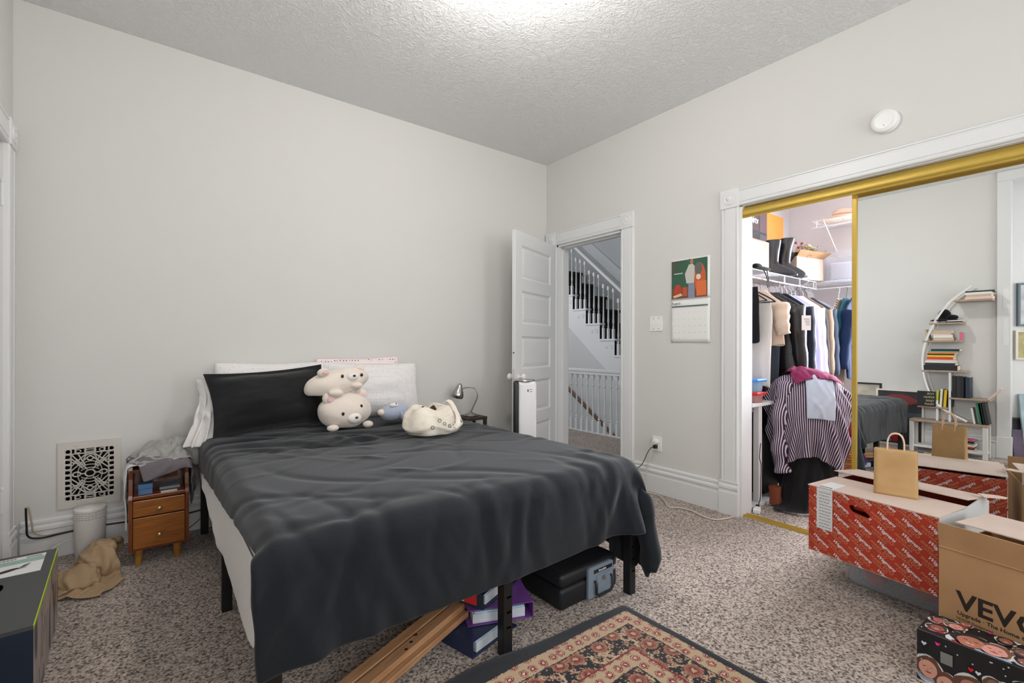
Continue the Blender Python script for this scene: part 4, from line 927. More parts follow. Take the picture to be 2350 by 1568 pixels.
# the illustration is a plain stand-in in the colours of the original: green room, pale figure shape, orange furniture
pic = patch('illustration', rect(.008, .292, .325, .603), (52, 92, 70), cal, Mc, 0)
for pts, colr, l in ((rect(.008, .292, .325, .40), (120, 74, 48), 1), ([(.008, .603), (.10, .603), (.03, .49), (.008, .49)], (70, 82, 66), 1), (rect(.03, .10, .505, .512), (196, 206, 198), 2), ([(.13, .43), (.19, .43), (.20, .545), (.178, .57), (.15, .565), (.118, .50)], (198, 194, 186), 3), (rect(.145, .195, .325, .432), (132, 138, 158), 2),
                     (ell(.172, .585, .014, .018), (176, 120, 92), 4), (ell(.235, .46, .045, .11), (196, 92, 50), 2), (ell(.225, .53, .030, .045), (104, 96, 92), 3), (rect(.21, .285, .335, .44), (214, 110, 60), 3), (ell(.06, .385, .03, .045), (186, 62, 44), 3), (rect(.10, .135, .34, .405), (176, 84, 50), 3), ([(.03, .33), (.10, .345), (.085, .362), (.02, .345)], (216, 196, 156), 4), (ell(.225, .47, .018, .02), (220, 214, 196), 4)):
    patch('printed_shape', pts, colr, pic, Mc, .0003*l)
M2 = frameM((-.0125, w_, 0), TY, TU)
bm = NB(); text(bm, 'August', .026, M2 @ Matrix.Translation((.012, .282, .0012))); obj('month_lettering', bm, INK, cal, kind='stuff')
patch('weekday_band', rect(.012, .298, .262, .270), (72, 100, 88), cal, M2, 0)
bm = NB(); day = 1
for r_ in range(5):
    for c_ in range(7):
        if day > 31: break
        text(bm, str(day), .0085, M2 @ Matrix.Translation((.03+c_*.0405, .215-r_*.048 if r_ < 4 else .028, .0006))); day += 1
obj('date_lettering', bm, mat('grey_print', S(110, 110, 112), .7), cal, kind='stuff')
bm = NB(); cyl(bm, (-.012, 0, .604), (-.002, 0, .604), .003, n=10); obj('wall_pin', bm, STEELD, cal)
# tower heater behind the bed, in front of the open door
tw = thing('tower_heater', 'white and black tower heater with silver top before the open door', 'heater', (-.83, -.69, 0), R(-35))
WPL = mat('gloss_white_plastic', S(232, 231, 232), .35); BPL = mat('black_plastic', (.014, .014, .016), .4)
bm = NB(); lathe(bm, [(0, 0), (.14, 0), (.14, .012), (.12, .022), (0, .024)], 40); obj('foot', bm, BPL, tw, smooth=50)
bm = NB(); rbox(bm, -.060, .085, -.07, .07, .022, .862, .03, 4); obj('housing', bm, WPL, tw, smooth=50)
bm = NB(); rbox(bm, -.088, -.05, -.078, .064, .03, .858, .012, 3); obj('back_shell', bm, BPL, tw, smooth=50)
bm = NB(); lathe(bm, [(0, .858), (.074, .858), (.078, .864), (.074, .872), (0, .874)], 40); obj('top_cap', bm, STEEL, tw, smooth=50)
bm = NB()
for k in range(34):
    for j in range(3): box(bm, .03+.014*j, .041+.014*j, -.0715, -.0699, .42+.010*k, .424+.010*k)
obj('vent_ribs', bm, WPL, tw, kind='stuff')
bm = NB(); box(bm, .03, .05, -.0715, -.0699, .80, .803); box(bm, .03, .05, -.0715, -.0699, .785, .788); box(bm, .014, .022, -.0715, -.0699, .785, .803); obj('printed_marks', bm, INK, tw, kind='stuff')

# ================================================================ closet doors
GOLD = mat('anodised_gold', S(190, 160, 74), .45, metal=.5); MIR = mat('mirror_silver', (.86, .88, .87), .0, metal=1)
tr = thing('closet_track', 'gold sliding door track fixed in the closet opening', 'door track', (.05, -2.9, 0))
prof = [(-.045, 1.975), (-.047, 1.982), (-.043, 1.987), (-.047, 1.992), (-.049, 2.0), (-.046, 2.02), (-.036, 2.04), (-.02, 2.051), (.06, 2.051), (.06, 2.045), (-.03, 2.045), (-.04, 1.975)]
bm = NB(); prism(bm, prof, (0, -1.0, 0), (1, 0, 0), (0, 0, 1), (0, 1, 0), 1.96); obj('head_track', bm, GOLD, tr, smooth=30)
bm = NB(); prism(bm, [(-.032, 0), (-.03, .006), (-.022, .007), (-.02, .014), (-.016, .014), (-.014, .006), (.012, .006), (.014, .014), (.018, .014), (.02, .006), (.032, .004), (.032, 0)], (0, -1.0, 0), (1, 0, 0), (0, 0, 1), (0, 1, 0), 1.96); obj('floor_track', bm, GOLD, tr)
def mirror_door(y0, y1, x, label):
    t = thing('mirror_door', label, 'closet door', (x, (y0+y1)/2, .015), 0, None); h = (y1-y0)/2; H_ = 1.990
    for a, b in ((-h, -h+.024), (h-.024, h)): bm = NB(); rbox(bm, -.014, .012, a, b, 0, H_, .003); obj('stile', bm, GOLD, t)
    for a, b in ((0, .03), (H_-.024, H_)): bm = NB(); rbox(bm, -.012, .012, -h+.024, h-.024, a, b, .003); obj('rail', bm, GOLD, t)
    bm = NB(); box(bm, -.003, .003, -h+.022, h-.022, .028, H_-.022); obj('mirror_glass', bm, MIR, t)
    bm = NB(); box(bm, .004, .009, -h+.022, h-.022, .028, H_-.022); obj('backing', bm, mat('backing_board', S(120, 110, 100), .8), t)
mirror_door(-3.47, -2.541, .055, 'gold framed sliding mirror door at the front track')
mirror_door(-3.93, -3.02, .088, 'gold framed sliding mirror door on the rear track')

# ================================================================ ceiling lamp, just above the picture
cl = thing('ceiling_lamp', 'opal globe ceiling lamp over the bed', 'lamp', (-1.86, -1.93, H))
bm = NB(); lathe(bm, [(0, 0), (.065, 0), (.062, -.014), (.014, -.022), (.012, -.085), (0, -.085)], 32); obj('canopy', bm, STEEL, cl, smooth=50)
OPAL = glass_mat('lit_opal_globe', (1, 1, 1), .25, .4, (.95, .94, .92)); _g = [q for q in OPAL.node_tree.nodes if q.type == 'BSDF_PRINCIPLED'][0]; _g.inputs['Emission Color'].default_value = (1, .97, .92, 1); _g.inputs['Emission Strength'].default_value = 4
bm = NB(); ellipsoid(bm, (0, 0, -.17), (.085, .085, .085), None, 32, 18); obj('lamp_globe', bm, OPAL, cl, smooth=180)
_p = bpy.data.lights.new('ceiling_lamp_offscreen', 'POINT'); _p.energy = 50; _p.color = (1, .985, .96); _p.shadow_soft_size = .06; _po = link(bpy.data.objects.new('ceiling_lamp_offscreen', _p)); _po.location = (-1.86, -1.93, H-.17)

# ================================================================ closet contents
WIRE = mat('white_coated_wire', S(232, 234, 238), .4)
def wire_shelf(label, loc, L, D, along, inward, bracket=True):
    """loc: front left corner on the deck; along: unit vector of the length; inward: unit vector to the wall"""
    A, I_ = Vector(along), Vector(inward); t = thing('wire_shelf', label, 'shelf', loc)
    for d, z in ((0, 0), (D*.5, -.006), (D, 0), (0, -.065)):
        bm = NB(); cyl(bm, I_*d+Vector((0, 0, z)), A*L+I_*d+Vector((0, 0, z)), .0042 if z > -.05 else .0065, n=8); obj('rod', bm, WIRE, t, smooth=60)
    bm = NB(); k = int(L/.026)
    for i in range(k+1): tube(bm, [A*(L*i/k)+Vector((0, 0, .003)), A*(L*i/k)+I_*D+Vector((0, 0, .003))], .0021, 5)
    obj('deck_wires', bm, WIRE, t, kind='stuff')
    for i in range(int(L/.3)+1):
        bm = NB(); p = A*(.04+.3*i); box(bm, -.004, .004, -.004, .004, -.065, .004, Matrix.Translation(p)); obj('lip_post', bm, WIRE, t)
    if bracket:
        for q in (.12, .9):
            bm = NB(); tube(bm, [A*(L*q)+Vector((0, 0, -.004)), A*(L*q)+I_*D+Vector((0, 0, -.30))], .006, 6); obj('bracket', bm, WIRE, t)
    return t
wire_shelf('white wire shelf carrying boots and boxes over the hanging rod', (.16, -1.75, 1.722), 1.60, .395, (1, 0, 0), (0, 1, 0))
wire_shelf('white wire shelf at the back closet wall holding bins', (1.78, -1.40, 1.722), 1.0, .41, (0, -1, 0), (1, 0, 0))
wire_shelf('high white wire shelf under the straw hat', (1.80, -1.70, 2.295), .80, .39, (0, -1, 0), (1, 0, 0))
# garments
FAB = {}
def fabric(key, col, rough=.88, sheen=.1, bump=(110, .2, .003)): return mat('fabric_'+key, S(*col), rough, bump=bump, spec=.2, sheen=sheen)
def garment(name, label, cat, top, length, w, m, axis=(0, 1, 0), hem=None, thick=.035, sleeves=None, seed=0, neck=.06, fold=6, parts=None):
    """hollow hanging garment: ring sections from hem to neck; axis is the width direction"""
    t = thing(name, label, cat, (top[0], top[1], top[2]-length)); Wd = Vector(axis); Td = Vector((-Wd.y, Wd.x, 0)); hem = hem or w
    n, k = 22, 40; X = np.zeros((n, k, 3)); r = random.Random(seed)
    ph = r.uniform(0, 6)
    for i in range(n):
        f = i/(n-1); z = length*f
        sh = length-.10
        hw = (hem+(w-hem)*min(1, f*1.3)) if z < sh else w+(neck-w)*((z-sh)/.10)**.8
        tk = thick*(.75+.5*math.sin(PI*min(f*1.1, 1)))*(1 if z < sh else .75)
        for j in range(k):
            a = 2*PI*j/(k-1); c, s = math.cos(a), math.sin(a)
            wob = 1+.28*math.sin(fold*a+ph+1.2*f)*(1-f)*abs(s)+.10*math.sin(2*fold*a+3*f)*(1-f)
            d = Wd*(hw*math.copysign(abs(c)**.75, c))+Td*(tk*s*wob)+Td*(.012*math.sin(4*f+ph)); X[i, j] = (d.x, d.y, z+.008*math.sin(3*a+ph)*(1-f)**3)
    X[:, -1] = X[:, 0]
    gridobj('garment_body', X, m, t, thick=.003, sub=1)
    if sleeves:
        sl, sr = sleeves
        for s in (-1, 1):
            p0 = Wd*(s*(w-.02))+Vector((0, 0, length-.12)); P = [p0+Wd*(s*.035*q)+Td*(.02*math.sin(3*q+ph))-Vector((0, 0, sl*q)) for q in [j/10 for j in range(11)]]
            bm = NB(); tube(bm, P, [sr*(1.1-.35*j/10+.07*math.sin(j*2+ph)) for j in range(11)], 12); o = obj('sleeve', bm, m, t, smooth=180)
    return t
def hanger(label, top, w, m, axis=(0, 1, 0), group=None, r=.0045):
    t = thing('hanger', label, 'hanger', (top[0], top[1], top[2]-.16), 0, group); Wd = Vector(axis)
    hook = [Wd*(.022*math.sin(a))*1.0+Vector((0, 0, .138+.022*math.cos(a))) for a in [R(-60+25*i) for i in range(10)]]
    bm = NB(); tube(bm, [Vector((0, 0, .055)), Vector((0, 0, .09))]+[h for h in hook[::-1]][-0:], .0022, 6); obj('hook', bm, WIRE if 'white' in label else STEELD, t)
    bm = NB(); tube(bm, spline([Wd*w+Vector((0, 0, -.045)), Wd*(w*.55)+Vector((0, 0, .015)), Vector((0, 0, .06)), -Wd*(w*.55)+Vector((0, 0, .015)), -Wd*w+Vector((0, 0, -.045))], 6), r, 8); obj('arms', bm, m, t, smooth=60)
    bm = NB(); tube(bm, [Wd*w+Vector((0, 0, -.045)), -Wd*w+Vector((0, 0, -.045))], r*.8, 8); obj('trouser_bar', bm, m, t, smooth=60)
    return t
HB = mat('black_velvet_hanger', (.012, .012, .014), .9, sheen=.3); HW = mat('white_plastic_hanger', S(226, 228, 232), .35); HWD = mat('wooden_hanger', S(176, 112, 60), .4)
RY, RZ = -1.75, 1.657
specs = [  # x, name, label, category, colour key, colour, length, half width, sleeves, hanger
 (.34, 'tank_top', 'black tank top with lace hem at the closet front', 'top', 'jet', (22, 22, 26), .40, .15, None, 'b'),
 (.47, 'white_trousers', 'white linen trousers folded over a hanger', 'trousers', 'linen', (226, 222, 218), .64, .165, None, 'b'),
 (.58, 'shirt', 'beige short sleeved shirt on a wooden hanger', 'shirt', 'beige', (206, 186, 168), .42, .18, (.22, .06), 'w'),
 (.68, 'jeans', 'charcoal denim jeans hanging below the beige shirt', 'jeans', 'denim', (58, 66, 76), .78, .14, None, 'b'),
 (.82, 'leather_jacket', 'black leather jacket with a white paper tag', 'jacket', 'leather', (24, 24, 27), .74, .215, (.60, .058), 'b'),
 (.95, 'coat', 'navy wool coat beside the leather jacket', 'coat', 'navy', (34, 40, 54), .84, .21, (.58, .055), 'b'),
 (1.06, 'dress_shirt', 'pale blue dress shirt with long sleeves', 'shirt', 'paleblue', (178, 190, 222), .76, .205, (.58, .05), 'p'),
 (1.15, 'dress_shirt', 'lilac dress shirt hanging behind the pale blue one', 'shirt', 'lilac', (200, 196, 220), .74, .20, (.58, .05), 'p'),
 (1.24, 'dress_shirt', 'white dress shirt among the dark clothes', 'shirt', 'chalk', (220, 218, 224), .72, .20, (.56, .05), 'p'),
 (1.32, 'sweater', 'black sweater behind the white dress shirt', 'sweater', 'soot', (36, 37, 42), .70, .20, (.55, .055), 'b'),
 (1.40, 'cardigan', 'tan knitted cardigan near the end of the rod', 'cardigan', 'tan', (150, 128, 108), .68, .20, (.55, .055), 'b'),
 (1.48, 'sweater', 'slate blue sweater at the end of the rod', 'sweater', 'slate', (66, 78, 96), .66, .20, (.55, .055), 'p'),
 (1.56, 'sweater', 'dark teal sweater next to the closet corner', 'sweater', 'teal', (40, 58, 68), .66, .20, (.55, .055), 'b'),
]
for i, (x, nm, lab, cat, key, colr, ln, hw, slv, hg) in enumerate(specs):
    m = fabric(key, colr) if key != 'leather' else mat('fabric_leather', S(*colr), .38, bump=(60, .25, .003), coat=.2)
    yo = RY-.01*(i % 3)
    hanger({'b': 'black velvet', 'p': 'white plastic', 'w': 'wooden'}[hg]+' hanger carrying the '+' '.join(lab.split(' ')[:5]), (x, RY, RZ), hw*.92 if slv else .2, {'b': HB, 'p': HW, 'w': HWD}[hg], group='hangers on the closet rod', r=.0065 if hg == 'w' else .005)
    drop = .115 if slv or ln < .6 else .2
    garment(nm, lab, cat, (x, yo, RZ-drop+.015), ln, hw, m, hem=hw*(1.08 if slv else .95), sleeves=slv, seed=i, thick=.034 if slv else .026, neck=.06 if slv else hw*.9)
bm = NB(); box(bm, -.002, 0, -.035, .035, -.11, 0); tg = obj('garment_tag', bm, mat('tag_paper', S(232, 230, 228), .6)); tag(tg, 'white paper tag pinned to the black leather jacket', 'tag'); tg.location = (.765, -2.04, 1.36); tg.rotation_euler = (0, 0, R(55))
bm = NB(); 
for k in range(4): box(bm, -.0025, -.002, -.025, .02-.006*k, -.03-.014*k, -.026-.014*k)
obj('tag_print', bm, mat('grey_print', (.2, .2, .2), .7), tg, kind='stuff')
for k in range(10):
    hanger('thin white wire hanger at the end of the rod', (1.60+.014*k, RY, RZ), .19, HW, group='spare wire hangers', r=.0016) if k % 2 == 0 else None
# back rod: woven belt bag, teal jacket, navy jacket with embroidered patch
def herring():
    m = mat('herringbone_weave', S(196, 178, 152), .85); nt = m.node_tree; N = nt.nodes; L = nt.links; tc = N.new('ShaderNodeTexCoord'); w = N.new('ShaderNodeTexWave'); w.inputs['Scale'].default_value = 14; w.inputs['Distortion'].default_value = 3; mp = N.new('ShaderNodeMapping'); mp.inputs['Rotation'].default_value = (R(40), R(30), 0)
    r = N.new('ShaderNodeValToRGB'); r.color_ramp.elements[0].color = (*S(96, 86, 80), 1); r.color_ramp.elements[1].color = (*S(214, 198, 176), 1); L.new(tc.outputs['Object'], mp.inputs[0]); L.new(mp.outputs[0], w.inputs[0]); L.new(w.outputs[0], r.inputs[0]); L.new(r.outputs[0], N['Principled BSDF'].inputs['Base Color']); return m
AX = (1, 0, 0)
for y, nm, lab, cat, m, ln, hw, slv in ((-1.925, 'woven_vest', 'long tan herringbone vest at the back closet rod', 'vest', herring(), .78, .15, None), (-1.985, 'fleece_jacket', 'teal fleece jacket on the back closet rod', 'jacket', fabric('fleece', (30, 92, 112)), .50, .19, (.4, .055)), (-2.045, 'denim_jacket', 'navy jacket with round embroidered patch on the back rod', 'jacket', fabric('navydenim', (26, 44, 78)), .70, .20, (.5, .055))):
    hanger(('white' if nm == 'woven_vest' else 'black')+' hanger carrying the '+' '.join(lab.split(' ')[:4]), (1.78, y, RZ), hw*.9, HW if nm == 'woven_vest' else HB, AX, 'hangers on the back rod')
    g = garment(nm, lab, cat, (1.78, y, RZ-.10), ln, hw, m, AX, sleeves=slv, seed=int(-y*1000), thick=.026)
    if nm == 'denim_jacket':
        M = frameM((-.05, -.05, ln-.42), (1, -.2, 0), (0, 0, 1))
        for nm2, r_, c_, l in (('patch_ring', .062, (214, 200, 214), .0), ('patch_field', .05, (40, 48, 84), .001), ('patch_flower', .03, (206, 120, 148), .002), ('patch_centre', .012, (226, 214, 214), .003)): patch(nm2, ell(0, 0, r_, r_, 20), c_, g, M, l)
# boxes on the left shelf
tv = thing('tv_carton', 'dark television carton with streaming logos and orange end', 'box', (.95, -1.505, 1.7275))
TVD = mat('tv_card_dark', S(48, 42, 46), .45)
bm = NB(); box(bm, 0, .72, 0, .12, 0, .62); obj('carton_body', bm, mat('orange_card', S(240, 134, 48), .5), tv)
bm = NB(); box(bm, -.0006, .38, -.001, 0, 0, .62); obj('dark_panel', bm, TVD, tv)
Mt = frameM((0, -.001, 0), (1, 0, 0), (0, 0, 1))
for a, b, c, d, colr in ((.005, .09, .46, .60, (40, 56, 92)), (.005, .09, .36, .44, (52, 142, 150)), (.005, .09, .24, .34, (214, 212, 218)), (.10, .235, .42, .60, (74, 58, 54)), (.10, .235, .24, .40, (52, 56, 62)), (.245, .375, .42, .60, (92, 72, 78)), (.245, .375, .24, .40, (76, 72, 84)), (.005, .09, .1, .22, (60, 60, 90)), (.10, .235, .06, .22, (66, 50, 60))): patch('logo_tile', rect(a, b, c, d), colr, tv, Mt, .0004)
LW = mat('logo_white', S(236, 234, 236), .5)
bm = NB(); prism(bm, ell(.125, .505, .017, .024, 20), Mt @ Vector((0, 0, .001)), (1, 0, 0), (0, 0, 1), (0, -1, 0), .0006); prism(bm, ell(.130, .540, .004, .010, 10, -.5), Mt @ Vector((0, 0, .001)), (1, 0, 0), (0, 0, 1), (0, -1, 0), .0006); obj('fruit_logo', bm, LW, tv)
bm = NB(); text(bm, 'tv', .085, Mt @ Matrix.Translation((.148, .485, .0016)), bold=.0015); obj('logo_lettering', bm, LW, tv, kind='stuff')
bm = NB(); text(bm, 'hulu', .06, Mt @ Matrix.Translation((.108, .30, .0016)), bold=.0015); obj('logo_lettering', bm, mat('logo_green', S(60, 214, 130), .5), tv, kind='stuff')
bm = NB(); text(bm, 'KU', .055, Mt @ Matrix.Translation((.03, .27, .0016)), bold=.0015); obj('logo_lettering', bm, mat('logo_purple', S(70, 44, 120), .5), tv, kind='stuff')
ib = thing('iron_carton', 'white carton printed with a clothes iron on the wire shelf', 'box', (.56, -1.72, 1.7275))
bm = NB(); rbox(bm, 0, .325, 0, .14, 0, .245, .002, 1); obj('carton_body', bm, mat('iron_card', S(226, 214, 208), .5), ib)
Mi = frameM((0, 0, 0), (1, 0, 0), (0, 0, 1))
for nm, pts, colr, l in (('printed_iron', [(.02, .09), (.27, .085), (.30, .11), (.26, .16), (.16, .185), (.06, .17)], (198, 178, 168), .0004), ('printed_iron_sole', [(.02, .08), (.28, .07), (.31, .09), (.30, .105), (.02, .095)], (150, 112, 84), .0008), ('printed_badge', ell(.265, .205, .025, .022), (196, 128, 44), .0006), ('printed_banner', rect(.03, .17, .198, .222), (206, 190, 186), .0004), ('printed_stripe', rect(.03, .23, .236, .245), (226, 96, 60), .0004)): patch(nm, pts, colr, ib, Mi, l)
cable('cable', 'black iron cord dangling over the wire shelf edge', [(.60, -1.735, 1.745), (.68, -1.765, 1.73), (.72, -1.78, 1.66), (.715, -1.785, 1.60), (.74, -1.785, 1.59), (.752, -1.78, 1.63), (.75, -1.765, 1.73), (.80, -1.74, 1.735)], .004, BLKC)
bm = NB(); ellipsoid(bm, (.70, -1.755, 1.74), (.13, .03, .014), None, 24, 10); ellipsoid(bm, (.62, -1.75, 1.75), (.06, .028, .022), None, 24, 10)
for v in bm.verts: v.co.z = max(v.co.z, 1.7275)
o = obj('baseball_hat', bm, fabric('cap', (20, 20, 22))); shade(o, 180); tag(o, 'black baseball hat lying in front of the iron carton', 'hat')
BLEA = mat('black_boot_leather', (.012, .013, .015), .3, bump=(25, .3, .006), coat=.3)
def boot(label, loc, lean, rz, h=.28):
    t = thing('boot', label, 'boot', loc, rz, 'black boots on the wire shelf'); n, k = 16, 20; X = np.zeros((n, k, 3))
    for i in range(n):
        f = i/(n-1); z = h*f; r1 = np.interp(f, [0, .12, .3, .55, 1], [.044, .046, .042, .046, .056])
        for j in range(k):
            a = 2*PI*j/(k-1); toe = max(0, math.cos(a))**2*np.interp(f, [0, .1, .25, .32], [.13, .12, .05, 0])
            X[i, j] = ((r1+toe)*math.cos(a)*1.05+lean*f*f, r1*.85*math.sin(a)*(1+.08*math.sin(9*f+3*a)), z)
    X[:, -1] = X[:, 0]; gridobj('shaft', X, BLEA, t, thick=.003)
    bm = NB(); prism(bm, [(.19*math.cos(a) if math.cos(a) > 0 else .05*math.cos(a), .045*math.sin(a)) for a in [2*PI*q/20 for q in range(20)]], (0, 0, -.012), (1, 0, 0), (0, 1, 0), (0, 0, 1), .014); obj('sole', bm, BPL, t)
boot('upright black leather boot beside the television carton', (1.13, -1.64, 1.7395), .01, R(-60), .30); boot('tall black leather boot with pointed top', (1.28, -1.67, 1.7395), .03, R(-50), .33); boot('slouching black leather boot leaning to the flower box', (1.385, -1.585, 1.7395), .10, R(-68), .22)
# box of dried flowers, clear bin
CARD = mat('kraft_cardboard', S(176, 138, 98), .8, bump=(90, .1, .001), var=(6, S(166, 126, 88), .35, .65)); CARDP = mat('pale_cardboard', S(214, 192, 176), .8, bump=(90, .1, .001), var=(6, S(206, 182, 166), .35, .65))
fb = thing('flower_carton', 'open cardboard box holding dried eucalyptus on the shelf', 'box', (1.62, -1.655, 1.7275), R(-12))
a0, a1, b0, b1, hh_ = -.19, .19, -.11, .10, .20
for nm, q in (('carton_wall', (a0, a1, b0, b0+.004, 0, hh_)), ('carton_wall', (a0, a1, b1-.004, b1, 0, hh_)), ('carton_wall', (a0, a0+.004, b0, b1, 0, hh_)), ('carton_wall', (a1-.004, a1, b0, b1, 0, hh_)), ('carton_floor', (a0, a1, b0, b1, 0, .004))): bm = NB(); box(bm, *q); obj(nm, bm, CARDP, fb)
bm = NB(); prism(bm, [(a0, 0), (a1, 0), (a1+.03, .07), (a0-.03, .07)], (0, b0, hh_), (1, 0, 0), Vector((0, -.75, .66)), Vector((0, -.66, -.75)), .003); obj('carton_flap', bm, CARD, fb)
fl = thing('dried_bouquet', 'dried eucalyptus and small flowers in the shelf carton', 'dried flowers', (1.62, -1.66, 1.90))
LEAFS = [mat('leaf_sage', S(168, 176, 150), .8), mat('leaf_olive', S(132, 128, 92), .8), mat('leaf_straw', S(196, 176, 140), .8)]
rr = random.Random(5)
for k in range(26):
    bx = rr.uniform(-.17, .22); by = rr.uniform(-.10, .08); tip = Vector((bx+rr.uniform(-.05, .14), by+rr.uniform(-.08, .03), rr.uniform(.09, .17))); st_ = Vector((bx, by, .0))
    sp = spline([st_, st_.lerp(tip, .5)+Vector((0, 0, .02)), tip], 5); bm = NB(); tube(bm, sp, .0016, 4)
    for p in sp[3:]:
        for s in (-1, 1):
            d = Vector((rr.uniform(-1, 1), rr.uniform(-1, 1), rr.uniform(-.3, .8))).normalized(); sd = d.orthogonal().normalized()*rr.uniform(.006, .011); L_ = rr.uniform(.016, .034)
            bm.faces.new([bm.verts.new(p), bm.verts.new(p+d*L_*.5+sd), bm.verts.new(p+d*L_), bm.verts.new(p+d*L_*.5-sd)])
    obj('sprig', bm, LEAFS[k % 3], fl)
for k in range(9):
    bm = NB(); c = (rr.uniform(-.18, .0), rr.uniform(-.11, -.04), rr.uniform(.06, .16)); ellipsoid(bm, c, (.014, .014, .011), None, 10, 6); obj('flower_head', bm, mat('flower_%d' % (k % 3), S(*[(214, 170, 70), (176, 96, 96), (232, 222, 196)][k % 3]), .8), fl, smooth=180)
CLEAR = glass_mat('clear_plastic', (.95, .96, .98), .22, .2, (.88, .90, .93))
def tub(name, label, loc, rz, L, Wd, h, lid=None, taper=.92, m=None, lip=.008):
    t = thing(name, label, 'container', loc, rz); m = m or CLEAR; bm = NB()
    def ring(l, w, z, r=.03):
        pts = []
        for cx, cy, a0 in ((l/2-r, w/2-r, 0), (-l/2+r, w/2-r, 90), (-l/2+r, -w/2+r, 180), (l/2-r, -w/2+r, 270)):
            for q in range(5): a = R(a0+22.5*q); pts.append(bm.verts.new((cx+r*math.cos(a), cy+r*math.sin(a), z)))
        return pts
    rs = [ring(L*taper*.98, Wd*taper*.98, 0), ring(L*taper, Wd*taper, .006), ring(L, Wd, h-.012), ring(L+lip*2, Wd+lip*2, h-.012), ring(L+lip*2, Wd+lip*2, h), ring(L-.004, Wd-.004, h), ring(L*taper-.006, Wd*taper-.006, .010)]
    for a, b in zip(rs, rs[1:]):
        for i in range(20): bm.faces.new([a[i], a[(i+1) % 20], b[(i+1) % 20], b[i]])
    bm.faces.new(rs[0][::-1]); bm.faces.new(rs[-1]); obj('tub_body', bm, m, t, smooth=35)
    if lid:
        bm = NB(); rbox(bm, -L/2-lip-.004, L/2+lip+.004, -Wd/2-lip-.004, Wd/2+lip+.004, h-.006, h+.016, .008, 3); obj('lid', bm, lid, t, smooth=40)
    return t
tub('storage_bin', 'clear plastic storage bin on the back closet shelf', (1.98, -1.93, 1.7275), R(90), .30, .30, .26)
bm = NB(); rbox(bm, -.1, .1, -.11, .11, 0, .16, .02, 3); o = obj('folded_linen', bm, fabric('linens', (232, 234, 242))); tag(o, 'folded white linen inside the clear shelf bin', 'linen'); o.location = (1.98, -1.93, 1.7395)
ht = thing('straw_hat', 'pale straw hat resting on the high wire shelf', 'hat', (1.96, -1.90, 2.3005)); STRAW = mat('pale_straw', S(232, 206, 180), .8, bump=(120, .3, .002))
bm = NB(); lathe(bm, [(.0, .095), (.05, .094), (.075, .085), (.085, .06), (.09, .02), (.10, .012), (.16, .004), (.185, .010), (.185, .006), (.16, 0), (.0, .0)], 40); obj('hat_body', bm, STRAW, ht, smooth=60)
bm = NB(); lathe(bm, [(.0915, .022), (.0885, .045), (.0875, .045), (.09, .022)], 40); obj('hat_band', bm, mat('hat_band_tan', S(206, 160, 130), .8), ht, smooth=60)
bm = NB(); rbox(bm, -.11, .11, -.13, .13, 0, .05, .006, 2); o = obj('shoe_box', bm, mat('brown_box', S(140, 112, 80), .8)); tag(o, 'flat brown box beside the straw hat', 'box'); o.location = (1.98, -2.26, 2.3005)

# desk end with containers
dk = thing('desk', 'white desk end with T shaped foot just inside the closet', 'desk', (.34, -1.66, 0))
bm = NB(); rbox(bm, -.17, .22, -.27, .27, .708, .732, .004); obj('desk_top', bm, TRIM, dk)
bm = NB(); rbox(bm, -.045, .005, -.255, -.215, .03, .708, .004); obj('leg', bm, TRIM, dk); bm = NB(); rbox(bm, -.045, .005, .2, .24, .03, .708, .004); obj('leg', bm, TRIM, dk)
bm = NB(); rbox(bm, -.165, .15, -.268, -.205, 0, .03, .008); obj('foot', bm, TRIM, dk); bm = NB(); rbox(bm, -.165, .15, .19, .25, 0, .03, .008); obj('foot', bm, TRIM, dk)
bm = NB(); box(bm, -.03, -.01, -.215, .2, .66, .705); obj('crossbar', bm, TRIM, dk)
LIDB = mat('blue_lid', S(70, 140, 214), .35); LIDR = mat('red_lid', S(206, 44, 40), .35)
tub('food_container', 'food container with red lid on the closet desk', (.31, -1.865, .732), 0, .12, .11, .058, LIDR, m=glass_mat('pink_plastic', (.95, .72, .70), .35, .3, (.8, .5, .48))); tub('food_container', 'clear food container with blue lid stacked on the red one', (.31, -1.865, .8065), 0, .12, .11, .078, LIDB, m=glass_mat('blue_plastic', (.80, .90, .98), .3, .3, (.6, .75, .9)))
ps = thing('power_strip', 'white power strip on the carpet by the closet jamb', 'power strip', (.185, -1.955, 0), R(20))
bm = NB(); rbox(bm, -.05, .03, -.022, .022, 0, .03, .006); obj('strip_body', bm, PLATE, ps); bm = NB(); rbox(bm, .03, .06, -.012, .012, .004, .034, .004); obj('plug', bm, BLKC, ps)
cable('cable', 'thin black cord climbing the desk leg', [(.235, -1.94, .03), (.245, -1.95, .09), (.26, -1.945, .2), (.285, -1.935, .3), (.25, -1.94, .36), (.29, -1.93, .45)], .0028, BLKC)
